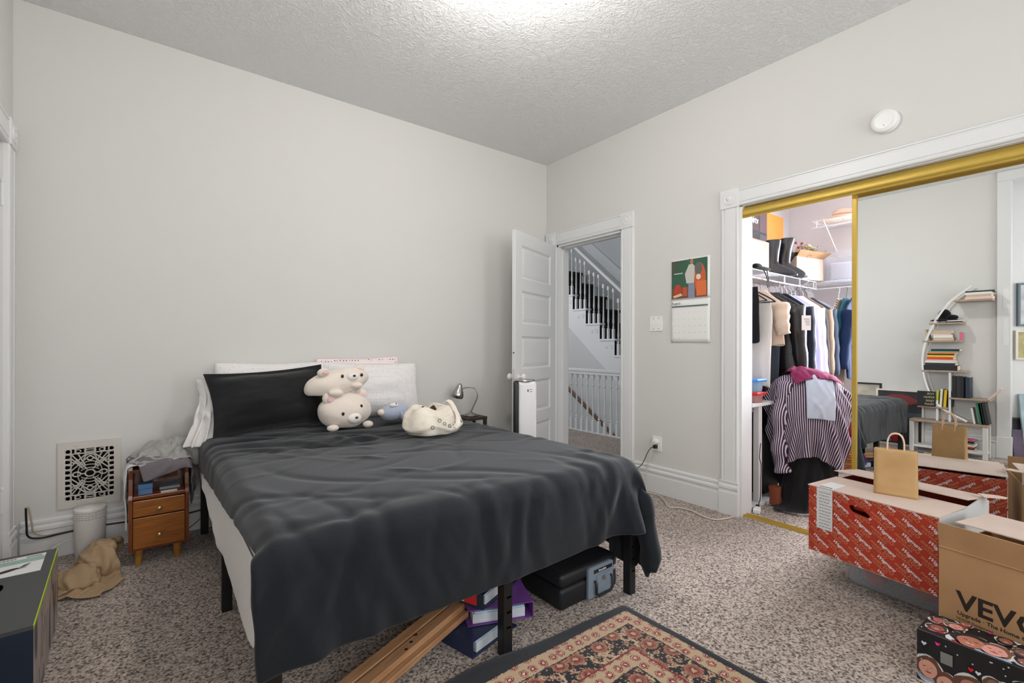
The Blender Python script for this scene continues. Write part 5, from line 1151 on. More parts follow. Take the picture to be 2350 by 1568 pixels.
# chair buried under clothes
ch = thing('desk_chair', 'desk chair buried under draped clothes in the closet', 'chair', (.72, -2.05, 0), R(20))
bm = NB(); rbox(bm, -.12, .13, -.17, .17, .42, .46, .02, 2); obj('seat', bm, BPL, ch)
bm = NB(); rbox(bm, -.03, .02, -.16, .16, .46, .82, .015, 2); obj('backrest', bm, BPL, ch)
for x in (-.08, .10):
    for y in (-.13, .13): bm = NB(); cyl(bm, (x, y, 0), (x*.95, y*.95, .43), .012, n=10); obj('leg', bm, BPL, ch)
cc = [sdf_box((.72, -2.05, .45), (.15, .20, .43), .10, R(20)), sdf_ell((.70, -2.06, .55), (.20, .27, .36)), sdf_floor(.01)]
JEAN = fabric('blackjeans', (26, 26, 28)); 
def drape(name, label, cat, L, Wd, c, rz, z, colls, m, seed, n=44, k=34, th=.010, amp=.03, sq=.95, steps=80, part='cloth', uvs=(1, 1), fric=.5, g=6, bend=.05, thick=.004):
    X = cloth(sheet(n, k, L, Wd, c, rz, z, seed, amp, sq), L/(n-1), Wd/(k-1), colls, steps, 6, th, fric, bend=bend, damp=.94, g=g); X = wrinkle(X, L, Wd, seed, int(60*L*Wd)+14, .008, .013, .13, 0, 35); return cloth_thing(name, label, cat, X, m, thick, uvs=uvs, part=part), X
# width axis of the pile faces the room: direction (.356,-.935); the cloth's long axis runs along the view
pa = math.atan2(.356, .935)
drape('black_jeans', 'black jeans hanging off the chair to the floor', 'jeans', 2.05, .46, (.68, -2.02), pa+.10, .98, cc, JEAN, 61, 64, 30, th=.008)
drape('grey_jeans', 'dark grey jeans under the striped shirt', 'jeans', 1.05, .44, (.72, -2.10), pa-.2, .98, cc, fabric('ashjeans', (44, 40, 40)), 63, th=.014)
def stripes():
    m = mat('striped_shirting', S(70, 44, 58), .85, bump=(120, .15, .002)); nt = m.node_tree; N = nt.nodes; L = nt.links; tc = N.new('ShaderNodeTexCoord'); sp = N.new('ShaderNodeSeparateXYZ'); L.new(tc.outputs['UV'], sp.inputs[0])
    mu = N.new('ShaderNodeMath'); mu.operation = 'MULTIPLY'; mu.inputs[1].default_value = 46; L.new(sp.outputs[1], mu.inputs[0]); fr = N.new('ShaderNodeMath'); fr.operation = 'FRACT'; L.new(mu.outputs[0], fr.inputs[0])
    r = N.new('ShaderNodeValToRGB'); e = r.color_ramp.elements; e[0].position = .60; e[0].color = (*S(62, 40, 58), 1); e[1].position = .66; e[1].color = (*S(206, 198, 214), 1); e2 = e.new(.94); e2.color = (*S(206, 198, 214), 1); e3 = e.new(.99); e3.color = (*S(62, 40, 58), 1)
    L.new(fr.outputs[0], r.inputs[0]); L.new(r.outputs[0], N['Principled BSDF'].inputs['Base Color']); return m
STR = stripes()
shirt, Xs = drape('striped_shirt', 'maroon and white striped shirt draped over the chair clothes', 'shirt', 1.25, .66, (.66, -2.06), pa+.05, 1.0, cc, STR, 65, 60, 46, th=.034, amp=.035, steps=90)
# its loose sleeve
bm = NB(); P = spline([(.56, -1.99, .86), (.485, -1.98, .72), (.44, -1.985, .52), (.435, -2.0, .34), (.43, -2.02, .24)], 6); b_ = Vector(shirt.location)
tube(bm, [p-b_ for p in P], [.045+.012*math.sin(i*.9) for i in range(len(P))], 14, flat=None); sl_o = obj('sleeve', bm, None, shirt, smooth=180); sl_o.data.materials.append(mat('sleeve_shirting', S(78, 52, 70), .85))
def sleevestripe(m):
    nt = m.node_tree; N = nt.nodes; L = nt.links; tc = N.new('ShaderNodeTexCoord'); sp = N.new('ShaderNodeSeparateXYZ'); L.new(tc.outputs['Object'], sp.inputs[0]); w = N.new('ShaderNodeMath'); w.operation = 'MULTIPLY'; w.inputs[1].default_value = 75; L.new(sp.outputs[1], w.inputs[0]); f = N.new('ShaderNodeMath'); f.operation = 'FRACT'; L.new(w.outputs[0], f.inputs[0])
    r = N.new('ShaderNodeValToRGB'); e = r.color_ramp.elements; e[0].position = .58; e[0].color = (*S(62, 40, 58), 1); e[1].position = .64; e[1].color = (*S(206, 198, 214), 1); L.new(f.outputs[0], r.inputs[0]); L.new(r.outputs[0], N['Principled BSDF'].inputs['Base Color'])
sleevestripe(sl_o.data.materials[0])
c2 = [sdf_box((.72, -2.05, .45), (.18, .23, .45), .11, R(20)), sdf_ell((.70, -2.06, .56), (.235, .305, .39)), sdf_floor(.01)]
drape('white_shirt', 'pale blue white shirt hanging from the top of the pile', 'shirt', .66, .17, (.64, -2.16), pa+.16, 1.03, c2, fabric('icewhite', (186, 196, 212)), 67, 40, 18, th=.014, amp=.05, sq=.85)
drape('magenta_shirt', 'magenta shirt bunched on top of the clothes pile', 'shirt', .34, .32, (.72, -2.09), pa+.3, 1.05, c2, fabric('magenta', (128, 40, 82)), 69, 34, 34, th=.022, sq=.74, amp=.06)
bc = thing('black_coat', 'black coat piled behind the food containers', 'coat', (.72, -1.68, 0))
X = cloth(sheet(30, 30, .8, .5, (.60, -1.80), .2, .98, 71, .05, .8), .8/29, .5/29, [sdf_box((.62, -1.78, .43), (.14, .16, .43), .08), sdf_floor(.01)], 60, 5, .01, .5, bend=.05, damp=.94, g=6)
X = X+np.array([.10, .12, 0]); gridobj('coat_cloth', X, fabric('coalcoat', (24, 24, 28)), bc, thick=.005, base=(.72, -1.68, 0))
hp = thing('drawer_unit', 'dark plastic drawer unit under the black coat', 'drawers', (.72, -1.66, 0)); bm = NB(); rbox(bm, -.13, .13, -.15, .15, 0, .84, .01, 2); obj('unit_body', bm, BPL, hp)
for k in range(3): bm = NB(); rbox(bm, -.134, -.13, -.13, .13, .05+.26*k, .28+.26*k, .002, 1); obj('drawer_front', bm, BPL, hp)
# ankle boot, shoes, small box
ab = thing('ankle_boot', 'rust brown boot with black toe below the chair clothes', 'boot', (.41, -1.985, 0), R(-25))
bm = NB(); tube(bm, [(-.005, 0, .02), (-.01, 0, .07), (-.015, 0, .14)], [.042, .036, .04], 16, flat=None); obj('shaft', bm, mat('rust_leather', S(128, 66, 44), .5, bump=(40, .2, .002)), ab, smooth=60)
bm = NB(); ellipsoid(bm, (.05, 0, .018), (.085, .036, .03), None, 24, 12)
for v in bm.verts: v.co.z = max(v.co.z, 0)
obj('toe', bm, BLEA, ab, smooth=180)
bm = NB(); rbox(bm, .70, .86, -2.0, -1.93, 0, .085, .004); tag(obj('white_box', bm, PLATE), 'small white box on the closet carpet behind the chair', 'box')
for k, (x, y, rz_) in enumerate(((.80, -2.115, -.2), (.92, -2.17, .1))):
    t = thing('black_shoe', ['black shoe on the closet carpet next to the small white box', 'black shoe on the closet carpet behind the first shoe'][k], 'shoe', (x, y, 0), rz_, 'black shoes in the closet'); bm = NB(); ellipsoid(bm, (0, 0, .035), (.12, .042, .045), None, 24, 12)
    for v in bm.verts:
        v.co.z = max(v.co.z, .012)
        if v.co.x < 0 and v.co.z > .03: v.co.z += .03*min(1, -v.co.x/.06)
    obj('upper', bm, BLEA, t, smooth=180); bm = NB(); prism(bm, [(.122*math.cos(a), .043*math.sin(a)) for a in [2*PI*q/20 for q in range(20)]], (0, 0, 0), (1, 0, 0), (0, 1, 0), (0, 0, 1), .014); obj('sole', bm, BPL, t)
# wicker basket
bk = thing('laundry_basket', 'honey wicker laundry basket with magenta lining in the closet', 'basket', (1.98, -1.92, 0)); WICK = mat('honey_wicker', S(186, 128, 70), .6, bump=(40, .4, .004), var=(20, S(150, 96, 48), .35, .65))
for k in range(13):
    r_ = .135+.03*k/12; bm = NB(); tube(bm, [((r_+.006*math.sin(12*a+PI*(k % 2)))*math.cos(a), (r_+.006*math.sin(12*a+PI*(k % 2)))*math.sin(a), .013+.0225*k+.004*math.sin(12*a)) for a in [2*PI*q/72 for q in range(72)]], .0115, 8, closed=True); obj('woven_row', bm, WICK, bk, smooth=180)
bm = NB(); lathe(bm, [(0, .004), (.128, .004), (.13, .02), (.158, .30), (.15, .30), (.12, .02), (0, .012)], 32); obj('inner_wall', bm, WICK, bk, smooth=60)
bm = NB(); tube(bm, [(.168*math.cos(a), .168*math.sin(a), .315+.006*math.sin(5*a)) for a in [2*PI*q/40 for q in range(40)]], .012, 8, closed=True); obj('lining_rim', bm, fabric('fuchsia', (196, 24, 150)), bk, smooth=180)
X = cloth(sheet(30, 30, .42, .42, (1.98, -1.92), .4, .5, 75, .08, .72), .42/29, .42/29, [sdf_ell((1.98, -1.92, .34), (.13, .13, .09)), sdf_floor(.3), sdf_plane((2.19, 0, 0), (-1, 0, 0))], 60, 5, .01, .6, bend=.05, damp=.94, g=6)
cloth_thing('red_sweatshirt', 'dark red sweatshirt heaped in the wicker basket', 'sweatshirt', X, fabric('darkred', (96, 20, 34)), thick=.006)


# ================================================================ rug
def rugmat(L, Wd):
    m = mat('persian_rug_pile', (.1, .1, .1), .95, spec=.1, sheen=.2); nt = m.node_tree; N = nt.nodes; K = nt.links; bs = N['Principled BSDF']
    def nd(t, **kw):
        n = N.new(t)
        for k, v in kw.items():
            if k == 'op': n.operation = v
            else: n.inputs[int(k[1:])].default_value = v
        return n
    def ma(op, a, b=None, c=None):
        n = N.new('ShaderNodeMath'); n.operation = op
        for i, q in enumerate((a, b, c)):
            if q is None: continue
            if isinstance(q, (int, float)): n.inputs[i].default_value = q
            else: K.new(q, n.inputs[i])
        return n.outputs[0]
    tc = N.new('ShaderNodeTexCoord'); wob = nd('ShaderNodeTexNoise', i2=150.); K.new(tc.outputs['Object'], wob.inputs[0])
    jit = N.new('ShaderNodeMixRGB'); jit.inputs[0].default_value = .014; K.new(tc.outputs['Object'], jit.inputs[1]); K.new(wob.outputs['Color'], jit.inputs[2]); P = jit.outputs[0]
    sp = N.new('ShaderNodeSeparateXYZ'); K.new(P, sp.inputs[0])
    d = ma('MINIMUM', ma('SUBTRACT', L/2, ma('ABSOLUTE', sp.outputs[0])), ma('SUBTRACT', Wd/2, ma('ABSOLUTE', sp.outputs[1])))
    def flowers(scale, seed, stops, rand=.5):
        mp = N.new('ShaderNodeMapping'); mp.inputs['Location'].default_value = (seed, seed*.7, 0); K.new(P, mp.inputs[0])
        v = N.new('ShaderNodeTexVoronoi'); v.voronoi_dimensions = '2D'; v.inputs['Scale'].default_value = scale; v.inputs['Randomness'].default_value = rand; K.new(mp.outputs[0], v.inputs[0])
        pet = N.new('ShaderNodeTexNoise'); pet.inputs['Scale'].default_value = 130; K.new(P, pet.inputs[0])
        q = ma('ADD', v.outputs['Distance'], ma('MULTIPLY', ma('SUBTRACT', pet.outputs[0], .5), .22))
        r = N.new('ShaderNodeValToRGB'); r.color_ramp.interpolation = 'CONSTANT'; e = r.color_ramp.elements
        e[0].position = 0; e[0].color = (*S(*stops[0][1]), 1); e[1].position = stops[1][0]; e[1].color = (*S(*stops[1][1]), 1)
        for p_, c_ in stops[2:]: x = e.new(p_); x.color = (*S(*c_), 1)
        K.new(q, r.inputs[0]); return r.outputs[0], q
    def mix(f, a, b):
        n = N.new('ShaderNodeMixRGB'); K.new(f, n.inputs[0])
        for i, q in ((1, a), (2, b)):
            if isinstance(q, tuple): n.inputs[i].default_value = (*S(*q), 1)
            else: K.new(q, n.inputs[i])
        return n.outputs[0]
    navy, tan, red, rust, ochre = (22, 25, 31), (172, 148, 118), (112, 38, 42), (132, 78, 62), (160, 126, 92)
    f1, _ = flowers(22, 1.3, [(0, (206, 168, 140)), (.12, red), (.24, (190, 150, 128)), (.30, red), (.36, tan)], .35)
    f2, _ = flowers(10.5, 4.1, [(0, tan), (.10, red), (.17, rust), (.27, ochre), (.31, red), (.345, navy)], .55)
    f3, _ = flowers(24, 7.7, [(0, red), (.10, tan), (.20, navy), (.24, ochre), (.27, navy)], .9)
    vn = nd('ShaderNodeTexNoise', i2=11., i3=2.); K.new(P, vn.inputs[0]); vine = ma('LESS_THAN', ma('ABSOLUTE', ma('SUBTRACT', vn.outputs[0], .5)), .022)
    sel = ma('GREATER_THAN', ma('SUBTRACT', 1, 0), .5)
    # dark field: large flowers over small flowers over vines
    navyv = mix(vine, navy, (176, 158, 128))
    def over(col, bg):      # colour ramp's navy counts as empty
        s = N.new('ShaderNodeSeparateColor'); K.new(col, s.inputs[0]); f = ma('GREATER_THAN', s.outputs[0], .03); return mix(f, bg, col)
    f4, _ = flowers(58, 2.9, [(0, (168, 140, 108)), (.17, (110, 40, 42)), (.23, navy)], 1.0)
    field = over(f2, over(f3, over(f4, navyv)))
    def band(a, b): return ma('MULTIPLY', ma('GREATER_THAN', d, a), ma('LESS_THAN', d, b))
    c = mix(band(.042, .108), navy, f1); c = mix(ma('GREATER_THAN', d, .112), c, field)
    c = mix(band(.225, .29), c, f1); c = mix(band(.218, .225), c, red); c = mix(band(.29, .295), c, navy)
    K.new(c, bs.inputs['Base Color'])
    fz = nd('ShaderNodeTexNoise', i2=420.); K.new(tc.outputs['Object'], fz.inputs[0]); bp = N.new('ShaderNodeBump'); bp.inputs['Strength'].default_value = .5; bp.inputs['Distance'].default_value = .004; K.new(fz.outputs[0], bp.inputs['Height']); K.new(bp.outputs[0], bs.inputs['Normal']); return m
rx0, rx1, ry0, ry1 = -3.32, -1.468, -3.42, -2.155
rug = thing('persian_rug', 'navy and tan floral persian rug at the foot of the bed', 'rug', ((rx0+rx1)/2, (ry0+ry1)/2, 0))
n, m_ = 70, 40; X = np.zeros((n, m_, 3)); un = fbm((n, m_), (7, 4), 91, 2)
for i in range(n):
    for j in range(m_):
        x = (rx1-rx0)*(i/(n-1)-.5); y = (ry1-ry0)*(j/(m_-1)-.5); e = j/(m_-1)
        X[i, j] = (x, y+.018*math.sin(x*6+.8)*max(0, e-.8)*5*(x < .35)+.04*e**6*np.interp(x, [-.9, .2, .6, .93], [1, .9, .4, 0]), .005+.004*(un[i, j]+.6)+.012*max(0, e-.85)*6*math.exp(-((x-.28)/.14)**2))
gridobj('rug_pile', X, rugmat(rx1-rx0, ry1-ry0), rug, thick=.008, sub=1)

# ================================================================ under the bed
sf = thing('fire_safe', 'black fire safe box with grey latch plate under the bed', 'safe', (-1.545, -1.90, 0), R(1))
SAFE = mat('black_textured_plastic', (.010, .011, .013), .5, bump=(220, .3, .001))
bm = NB(); rbox(bm, -.185, .185, -.132, .14, .002, .095, .02, 3); obj('safe_body', bm, SAFE, sf, smooth=45)
bm = NB(); rbox(bm, -.187, .187, -.134, .142, .097, .158, .024, 3); obj('lid', bm, SAFE, sf, smooth=45)
SGREY = mat('grey_latch_plastic', S(122, 134, 146), .4)
bm = NB(); prism(bm, [(-.03, .012), (.135, .012), (.135, .140), (.122, .147), (-.018, .147), (-.03, .138)], (0, -.134, 0), (1, 0, 0), (0, 0, 1), (0, -1, 0), .012); pl = obj('latch_plate', bm, SGREY, sf)
bm = NB(); box(bm, .005, .128, -.1468, -.146, .114, .130); obj('name_strip', bm, BPL, pl)
bm = NB(); text(bm, 'SentrySafe', .012, frameM((.036, -.1474, .118), (1, 0, 0), (0, 0, 1)), bold=.0003); obj('name_lettering', bm, LW, pl, kind='stuff')
bm = NB(); rbox(bm, .022, .112, -.150, -.146, .045, .104, .003, 1); obj('latch_flap', bm, SGREY, pl)
bm = NB(); cyl(bm, (.066, -.146, .085), (.066, -.156, .085), .010, n=20); obj('key_lock', bm, STEEL, pl, smooth=40)
bm = NB(); tube(bm, [(.010, -.146, .082), (.010, -.158, .075), (.010, -.158, .03), (.022, -.158, .018), (.108, -.158, .018), (.120, -.158, .03), (.120, -.158, .075), (.120, -.146, .082)], .006, 8); obj('carry_handle', bm, BPL, sf, smooth=60)
PAGES = mat('page_stack', S(212, 218, 226), .8, bump=(1, .8, .003), stretch=(1, 1, 900)); PBLUE = mat('page_stack_blue', S(176, 206, 226), .8)
def binder(label, loc, rz, colr, L=.29, Wd=.26, h=.055, extra=None):
    t = thing('ring_binder', label, 'binder', loc, rz); m = mat('binder_%d_%d_%d' % colr, S(*colr), .4, spec=.4)
    bm = NB(); rbox(bm, 0, Wd, 0, L, 0, .003, .001, 1); obj('cover', bm, m, t); bm = NB(); rbox(bm, 0, Wd, 0, L, h-.003, h, .001, 1); obj('cover', bm, m, t)
    bm = NB(); rbox(bm, -.002, .002, 0, L, 0, h, .001, 1); obj('spine', bm, m, t)
    n_, k_ = 12, 3; bm = NB(); rbox(bm, .03, Wd-.022, .012, L-.012, .0035, h*.62, .001, 1); obj('page_block', bm, PAGES, t)
    bm = NB(); rbox(bm, .03, Wd-.03, .016, L-.016, h*.62+.001, h*.62+.006, .001, 1); obj('divider_sheet', bm, PBLUE, t)
    bm = NB(); tube(bm, [(.022+.016*math.cos(a), .02, h/2+.018*math.sin(a)) for a in [2*PI*q/14 for q in range(14)]], .0016, 6, closed=True); obj('ring', bm, STEEL, t)
    if extra: extra(t, Wd, L, h)
    return t
binder('navy ring binder at the bottom of the stack under the bed', (-2.178, -2.055, 0), R(14), (38, 46, 74), h=.062)
def sticker(t, Wd, L, h):
    bm = NB(); box(bm, -.0028, -.002, .03, .12, .010, h-.006); obj('red_sticker', bm, mat('sticker_red', S(206, 44, 44), .5), t); bm = NB(); box(bm, -.0034, -.0028, .09, .12, .012, h-.008); obj('barcode_sticker', bm, LW, t)
binder('purple ring binder stuffed with white papers', (-1.80, -1.80, .0635), R(158), (112, 66, 140), h=.062)
binder('dark teal ring binder topmost of the stack under the bed', (-2.10, -2.005, .127), R(22), (34, 52, 66), h=.060, extra=sticker)
OAK = woodmat('oak_slat', S(184, 142, 104), S(160, 116, 80), (1.2, 14, 14), .5, 6)
for k, (off, z, ln, sh) in enumerate(((-.065, .0, 1.0, 0), (-.02, .0, .92, .02), (.028, .0, .98, .05), (-.045, .0235, .95, .03), (.005, .0235, .90, .06))):
    t = thing('wood_plank', ['pale oak plank lying under the bed at the rug side', 'oak plank in the middle of the lower row under the bed', 'dark grained oak plank at the inner side of the row', 'oak plank with round screw caps topmost under the bed', 'short oak plank on the upper row under the bed'][k], 'plank', (-2.52, -1.975, z+.042), R(19)); t.rotation_euler = (0, R(-4.5), R(19))
    bm = NB(); rbox(bm, -.40-.02*k, ln/2-.10+sh, off-.021, off+.021, 0, .022, .002, 1); obj('board', bm, OAK, t)
    if k == 3:
        for q in (.10, .135, .17):
            bm = NB(); lathe(bm, [(.006, 0), (.006, .0012), (.0045, .0015), (0, .0012)], 16, Matrix.Translation((q, off+.002+(q-.135)*.35, .022))); obj('screw_cap', bm, STEEL, t, smooth=50)

# ================================================================ cartons at the closet
REDC = mat('red_print_card', S(172, 54, 30), .6, var=(3, S(164, 48, 27), .4, .6)); INSIDE = mat('carton_inside_pale', S(208, 188, 176), .8, bump=(80, .1, .001), var=(5, S(200, 178, 166), .35, .65)); WHITEC = mat('white_liner_card', S(204, 203, 201), .75)
tb_ = tub('storage_tub', 'clear plastic tub with red things under the red carton', (-.28, -2.90, 0), R(-96), .46, .42, .135, lid=CLEAR)
for k, (x, y, r_) in enumerate(((-.42, -2.78, .045), (-.41, -2.95, .055), (-.30, -3.05, .05))):
    bm = NB(); ellipsoid(bm, (x, y, .062), (r_, r_, .048), None, 20, 12); tag(obj('red_ornament', bm, mat('ornament_red', S(190, 62, 58), .4)), ['red ball near the tub end under the sticker', 'larger red ball at the tub front', 'red ball deep inside the clear tub'][k], 'ball'); shade(bpy.data.objects[-1] if False else COL.objects[-1], 180)
rb = thing('catering_carton', 'red catering carton printed with white and tan lettering', 'box', (-.58, -2.553, .152), R(-10.2))
D_, L_, H_ = .47, .495, .308
HOLE_LO = [(.180, .248), (.190, .238), (.252, .228), (.258, .234)]; HOLE_UP = [(.258, .234), (.258, .241), (.232, .262), (.186, .268), (.178, .262), (.180, .248)]     # real hand hole
bm = NB(); prism(bm, [(0, 0), (L_, 0), (L_, .234)]+HOLE_LO[::-1]+[(0, .248)], (.004, 0, 0), (0, -1, 0), (0, 0, 1), (-1, 0, 0), .004); prism(bm, [(0, .248), (.180, .248)]+HOLE_UP[4::-1]+[(L_, .234), (L_, H_), (0, H_)], (.004, 0, 0), (0, -1, 0), (0, 0, 1), (-1, 0, 0), .004); obj('front_wall', bm, REDC, rb); bm = NB(); box(bm, D_-.004, D_, -L_, 0, 0, H_); obj('back_wall', bm, REDC, rb)
bm = NB(); box(bm, .004, D_-.004, -.004, 0, 0, H_); obj('end_wall', bm, REDC, rb); bm = NB(); box(bm, .004, D_-.004, -L_, -L_+.004, 0, H_); obj('end_wall', bm, WHITEC, rb); bm = NB(); box(bm, 0, D_, -L_, 0, 0, .004); obj('bottom', bm, CARDP, rb)
bm = NB(); prism(bm, [(-.002, 0), (.24, .006), (.24, .010), (-.002, .004)], (0, -L_-.003, H_), (1, 0, 0), (0, 0, 1), (0, 1, 0), L_+.006); obj('front_flap', bm, INSIDE, rb)
bm = NB(); prism(bm, [(D_, .012), (D_-.225, .034), (D_-.225, .038), (D_, .016)], (0, -L_-.004, H_), (1, 0, 0), (0, 0, 1), (0, 1, 0), L_+.02); obj('rear_flap', bm, INSIDE, rb)
bm = NB(); prism(bm, [(.20, 0), (D_-.02, 0), (D_-.05, .030), (.26, .006)], (0, -L_-.002, H_), (1, 0, 0), (0, 0, 1), (0, 1, 0), .004); obj('end_flap', bm, WHITEC, rb)
bm = NB(); prism(bm, [(0, 0), (.07, .005), (.085, .03), (.06, .05), (0, .055)], (D_-.12, -L_-.02, H_+.036), (.6, -.8, 0), (.8, .6, 0), (0, 0, 1), .003); obj('torn_flap', bm, CARDP, rb)
def clip(bm, planes):
    for co_, no_ in planes: bmesh.ops.bisect_plane(bm, geom=list(bm.verts)+list(bm.edges)+list(bm.faces), plane_co=co_, plane_no=no_, clear_outer=True)
TANP = mat('tan_print', S(206, 142, 100), .55)
def pattern(M, w, h, parent, skip=None):
    """repeated lettering over a w x h face; M maps face coordinates"""
    for which in (0, 1):
        bm = NB(); rot = Matrix.Rotation(R(-33), 4, 'Z')
        for i in range(-2, 7):
            for j in range(-3, 10):
                a = .004+i*.088; b = .012+j*.062
                T = Matrix.Translation((a, b, 0)) @ rot
                if which == 0: text(bm, 'Wegmans', .021, T @ Matrix.Translation((.010, .0125, .0008)), shear=.35, bold=.0002, spacing=.92)
                else: text(bm, 'meals 2GO', .0205, T @ Matrix.Translation((-.004, -.006, .0006)), spacing=1.04); text(bm, 'CATERING', .0125, T @ Matrix.Translation((.010, -.0195, .0006)), spacing=1.1)
        clip(bm, [((0.001, 0, 0), (-1, 0, 0)), ((w-.001, 0, 0), (1, 0, 0)), ((0, .001, 0), (0, -1, 0)), ((0, h-.001, 0), (0, 1, 0))])
        if skip:
            bmesh.ops.delete(bm, geom=[f for f in bm.faces if skip[0] < f.calc_center_median().x < skip[1] and skip[2] < f.calc_center_median().y < skip[3]], context='FACES')
        bmesh.ops.transform(bm, matrix=M, verts=bm.verts); obj('printed_lettering', bm, (LW, TANP)[which], parent, kind='stuff')
pattern(frameM((-.0003, 0, 0), (0, -1, 0), (0, 0, 1)), L_, H_, rb, (.176, .260, .228, .268)); pattern(frameM((D_+.0003, -L_, 0), (0, 1, 0), (0, 0, 1)), L_, H_, rb)
Mf = frameM((-.0012, 0, 0), (0, -1, 0), (0, 0, 1))
bm = NB(); prism(bm, [(.190, 0), (.236, -.004), (.252, -.026), (.192, -.024)], (.005, 0, .266), (0, -1, 0), Vector((-.55, 0, .83)), Vector((.83, 0, .55)), .002); obj('hole_tab', bm, REDC, rb)
lab = patch('paper_label', rect(.038, .108, .118, H_), (214, 214, 214), rb, Mf, .0006)
bm = NB(); rr = random.Random(3)
for k in range(12):
    z_ = H_-.02-.0145*k
    x_ = .05
    while x_ < .095: w__ = rr.uniform(.004, .012); box(bm, x_, x_+w__, z_, z_+.0028, .0011, .0014); x_ += w__+.003
bmesh.ops.transform(bm, matrix=Mf, verts=bm.verts); obj('label_print', bm, mat('grey_print', (.2, .2, .2), .7), lab, kind='stuff')
bm = NB(); prism(bm, [(0, -.038), (.12, -.038), (.12, -.108), (0, -.108)], (-.002, 0, H_+.0047), (1, 0, 0.025), (0, 1, 0), (0, 0, 1), .0006); tl_ = obj('paper_label', bm, mat('print_214_214_214', S(214, 214, 214), .5), rb)
bm = NB()
for k in range(7): box(bm, .008+.002*(k % 2), .02, -.045-.008*k-.005, -.045-.008*k, H_+.0056, H_+.0064)
obj('label_barcode', bm, INK, tl_, kind='stuff')
# small paper gift bag
KRAFT = mat('kraft_paper', S(192, 156, 108), .75, bump=(50, .15, .002), var=(10, S(182, 144, 96), .35, .65))
gb = thing('paper_bag', 'small brown paper gift bag with twisted handles on the red carton', 'bag', (-.475, -2.862, .4665), R(-80.5))
n, m_ = 18, 40; X = np.zeros((n, m_, 3)); bw_, bd_, bh_ = .076, .022, .205
for i in range(n):
    f = i/(n-1)
    for j in range(m_):
        q = j/(m_-1)*4; s = int(min(q, 3.999)); t = q-s; dp = bd_*(1-.55*f)+.002*math.sin(9*f+s)
        if s == 0: p = (-bw_+2*bw_*t, -dp)
        elif s == 1: g_ = math.sin(PI*t)*.016*f; p = (bw_-g_, -dp+2*dp*t)
        elif s == 2: p = (bw_-2*bw_*t, dp)
        else: g_ = math.sin(PI*t)*.016*f; p = (-bw_+g_, dp-2*dp*t)
        X[i, j] = (p[0], p[1]+(.0018 if f > .26 and f < .30 or .10 < f < .13 else 0)*(1 if s == 0 else 0), bh_*f)
X[:, -1] = X[:, 0]; gridobj('bag_body', X, KRAFT, gb, thick=.0008, sub=0)
bm = NB(); box(bm, -bw_, bw_, -bd_, bd_, 0, .001); obj('bag_bottom', bm, KRAFT, gb)
for s in (-1, 1):
    bm = NB(); tube(bm, spline([(-.028, s*.009, bh_-.03), (-.028, s*.009, bh_+.035), (-.014, s*.010+.004, bh_+.066), (.014, s*.010+.004, bh_+.066), (.028, s*.009, bh_+.035), (.028, s*.009, bh_-.03)], 8), .0028, 8); obj('handle', bm, mat('twisted_paper', S(226, 190, 164), .7, bump=(200, .6, .002)), gb, smooth=60)
# brown carton with block lettering
vb = thing('brown_carton', 'open brown corrugated carton with bold black lettering', 'box', (-.80, -3.065, 0), R(-14))
D2, L2, H2 = .36, .42, .400
for nm, q in (('front_wall', (0, .005, -L2, 0, 0, H2)), ('back_wall', (D2-.005, D2, -L2, 0, 0, H2)), ('end_wall', (.005, D2-.005, -.005, 0, 0, H2)), ('end_wall', (.005, D2-.005, -L2, -L2+.005, 0, H2)), ('bottom', (.005, D2-.005, -L2+.005, -.005, 0, .005))): bm = NB(); box(bm, *q); obj(nm, bm, CARD, vb)
bm = NB(); prism(bm, [(0, 0), (-.012, .085), (-.008, .086), (.005, 0)], (0, -L2, H2), (1, 0, 0), (0, 0, 1), (0, 1, 0), L2); obj('front_flap', bm, CARD, vb)
bm = NB(); prism(bm, [(D2, 0), (D2, .058), (D2-.25, .064), (D2-.25, .068), (D2+.004, .062), (D2+.004, 0)], (0, -L2, H2), (1, 0, 0), (0, 0, 1), (0, 1, 0), L2); obj('rear_flap', bm, INSIDE, vb)
bm = NB(); tube(bm, [(-.001, -L2, H2-.004), (-.001, -L2*.5, H2-.001), (-.001, 0, H2-.004)], .003, 6); obj('crease_ridge', bm, CARD, vb)
Mv = frameM((-.0006, 0, 0), (0, -1, 0), (0, 0, 1)); BLKI = mat('black_box_print', S(38, 30, 24), .7)
bm = NB(); text(bm, 'VEVOR', .088, Mv @ Matrix.Translation((.052, .196, 0)), bold=.0022, spacing=1.02); obj('brand_lettering', bm, BLKI, vb, kind='stuff')
bm = NB(); text(bm, 'Upgrade · The Home Creator', .0185, Mv @ Matrix.Translation((.054, .174, 0)), bold=.0004); text(bm, 'VEVOR Equipment', .013, Mv @ Matrix.Translation((.050, .156, 0))); obj('slogan_lettering', bm, BLKI, vb, kind='stuff')
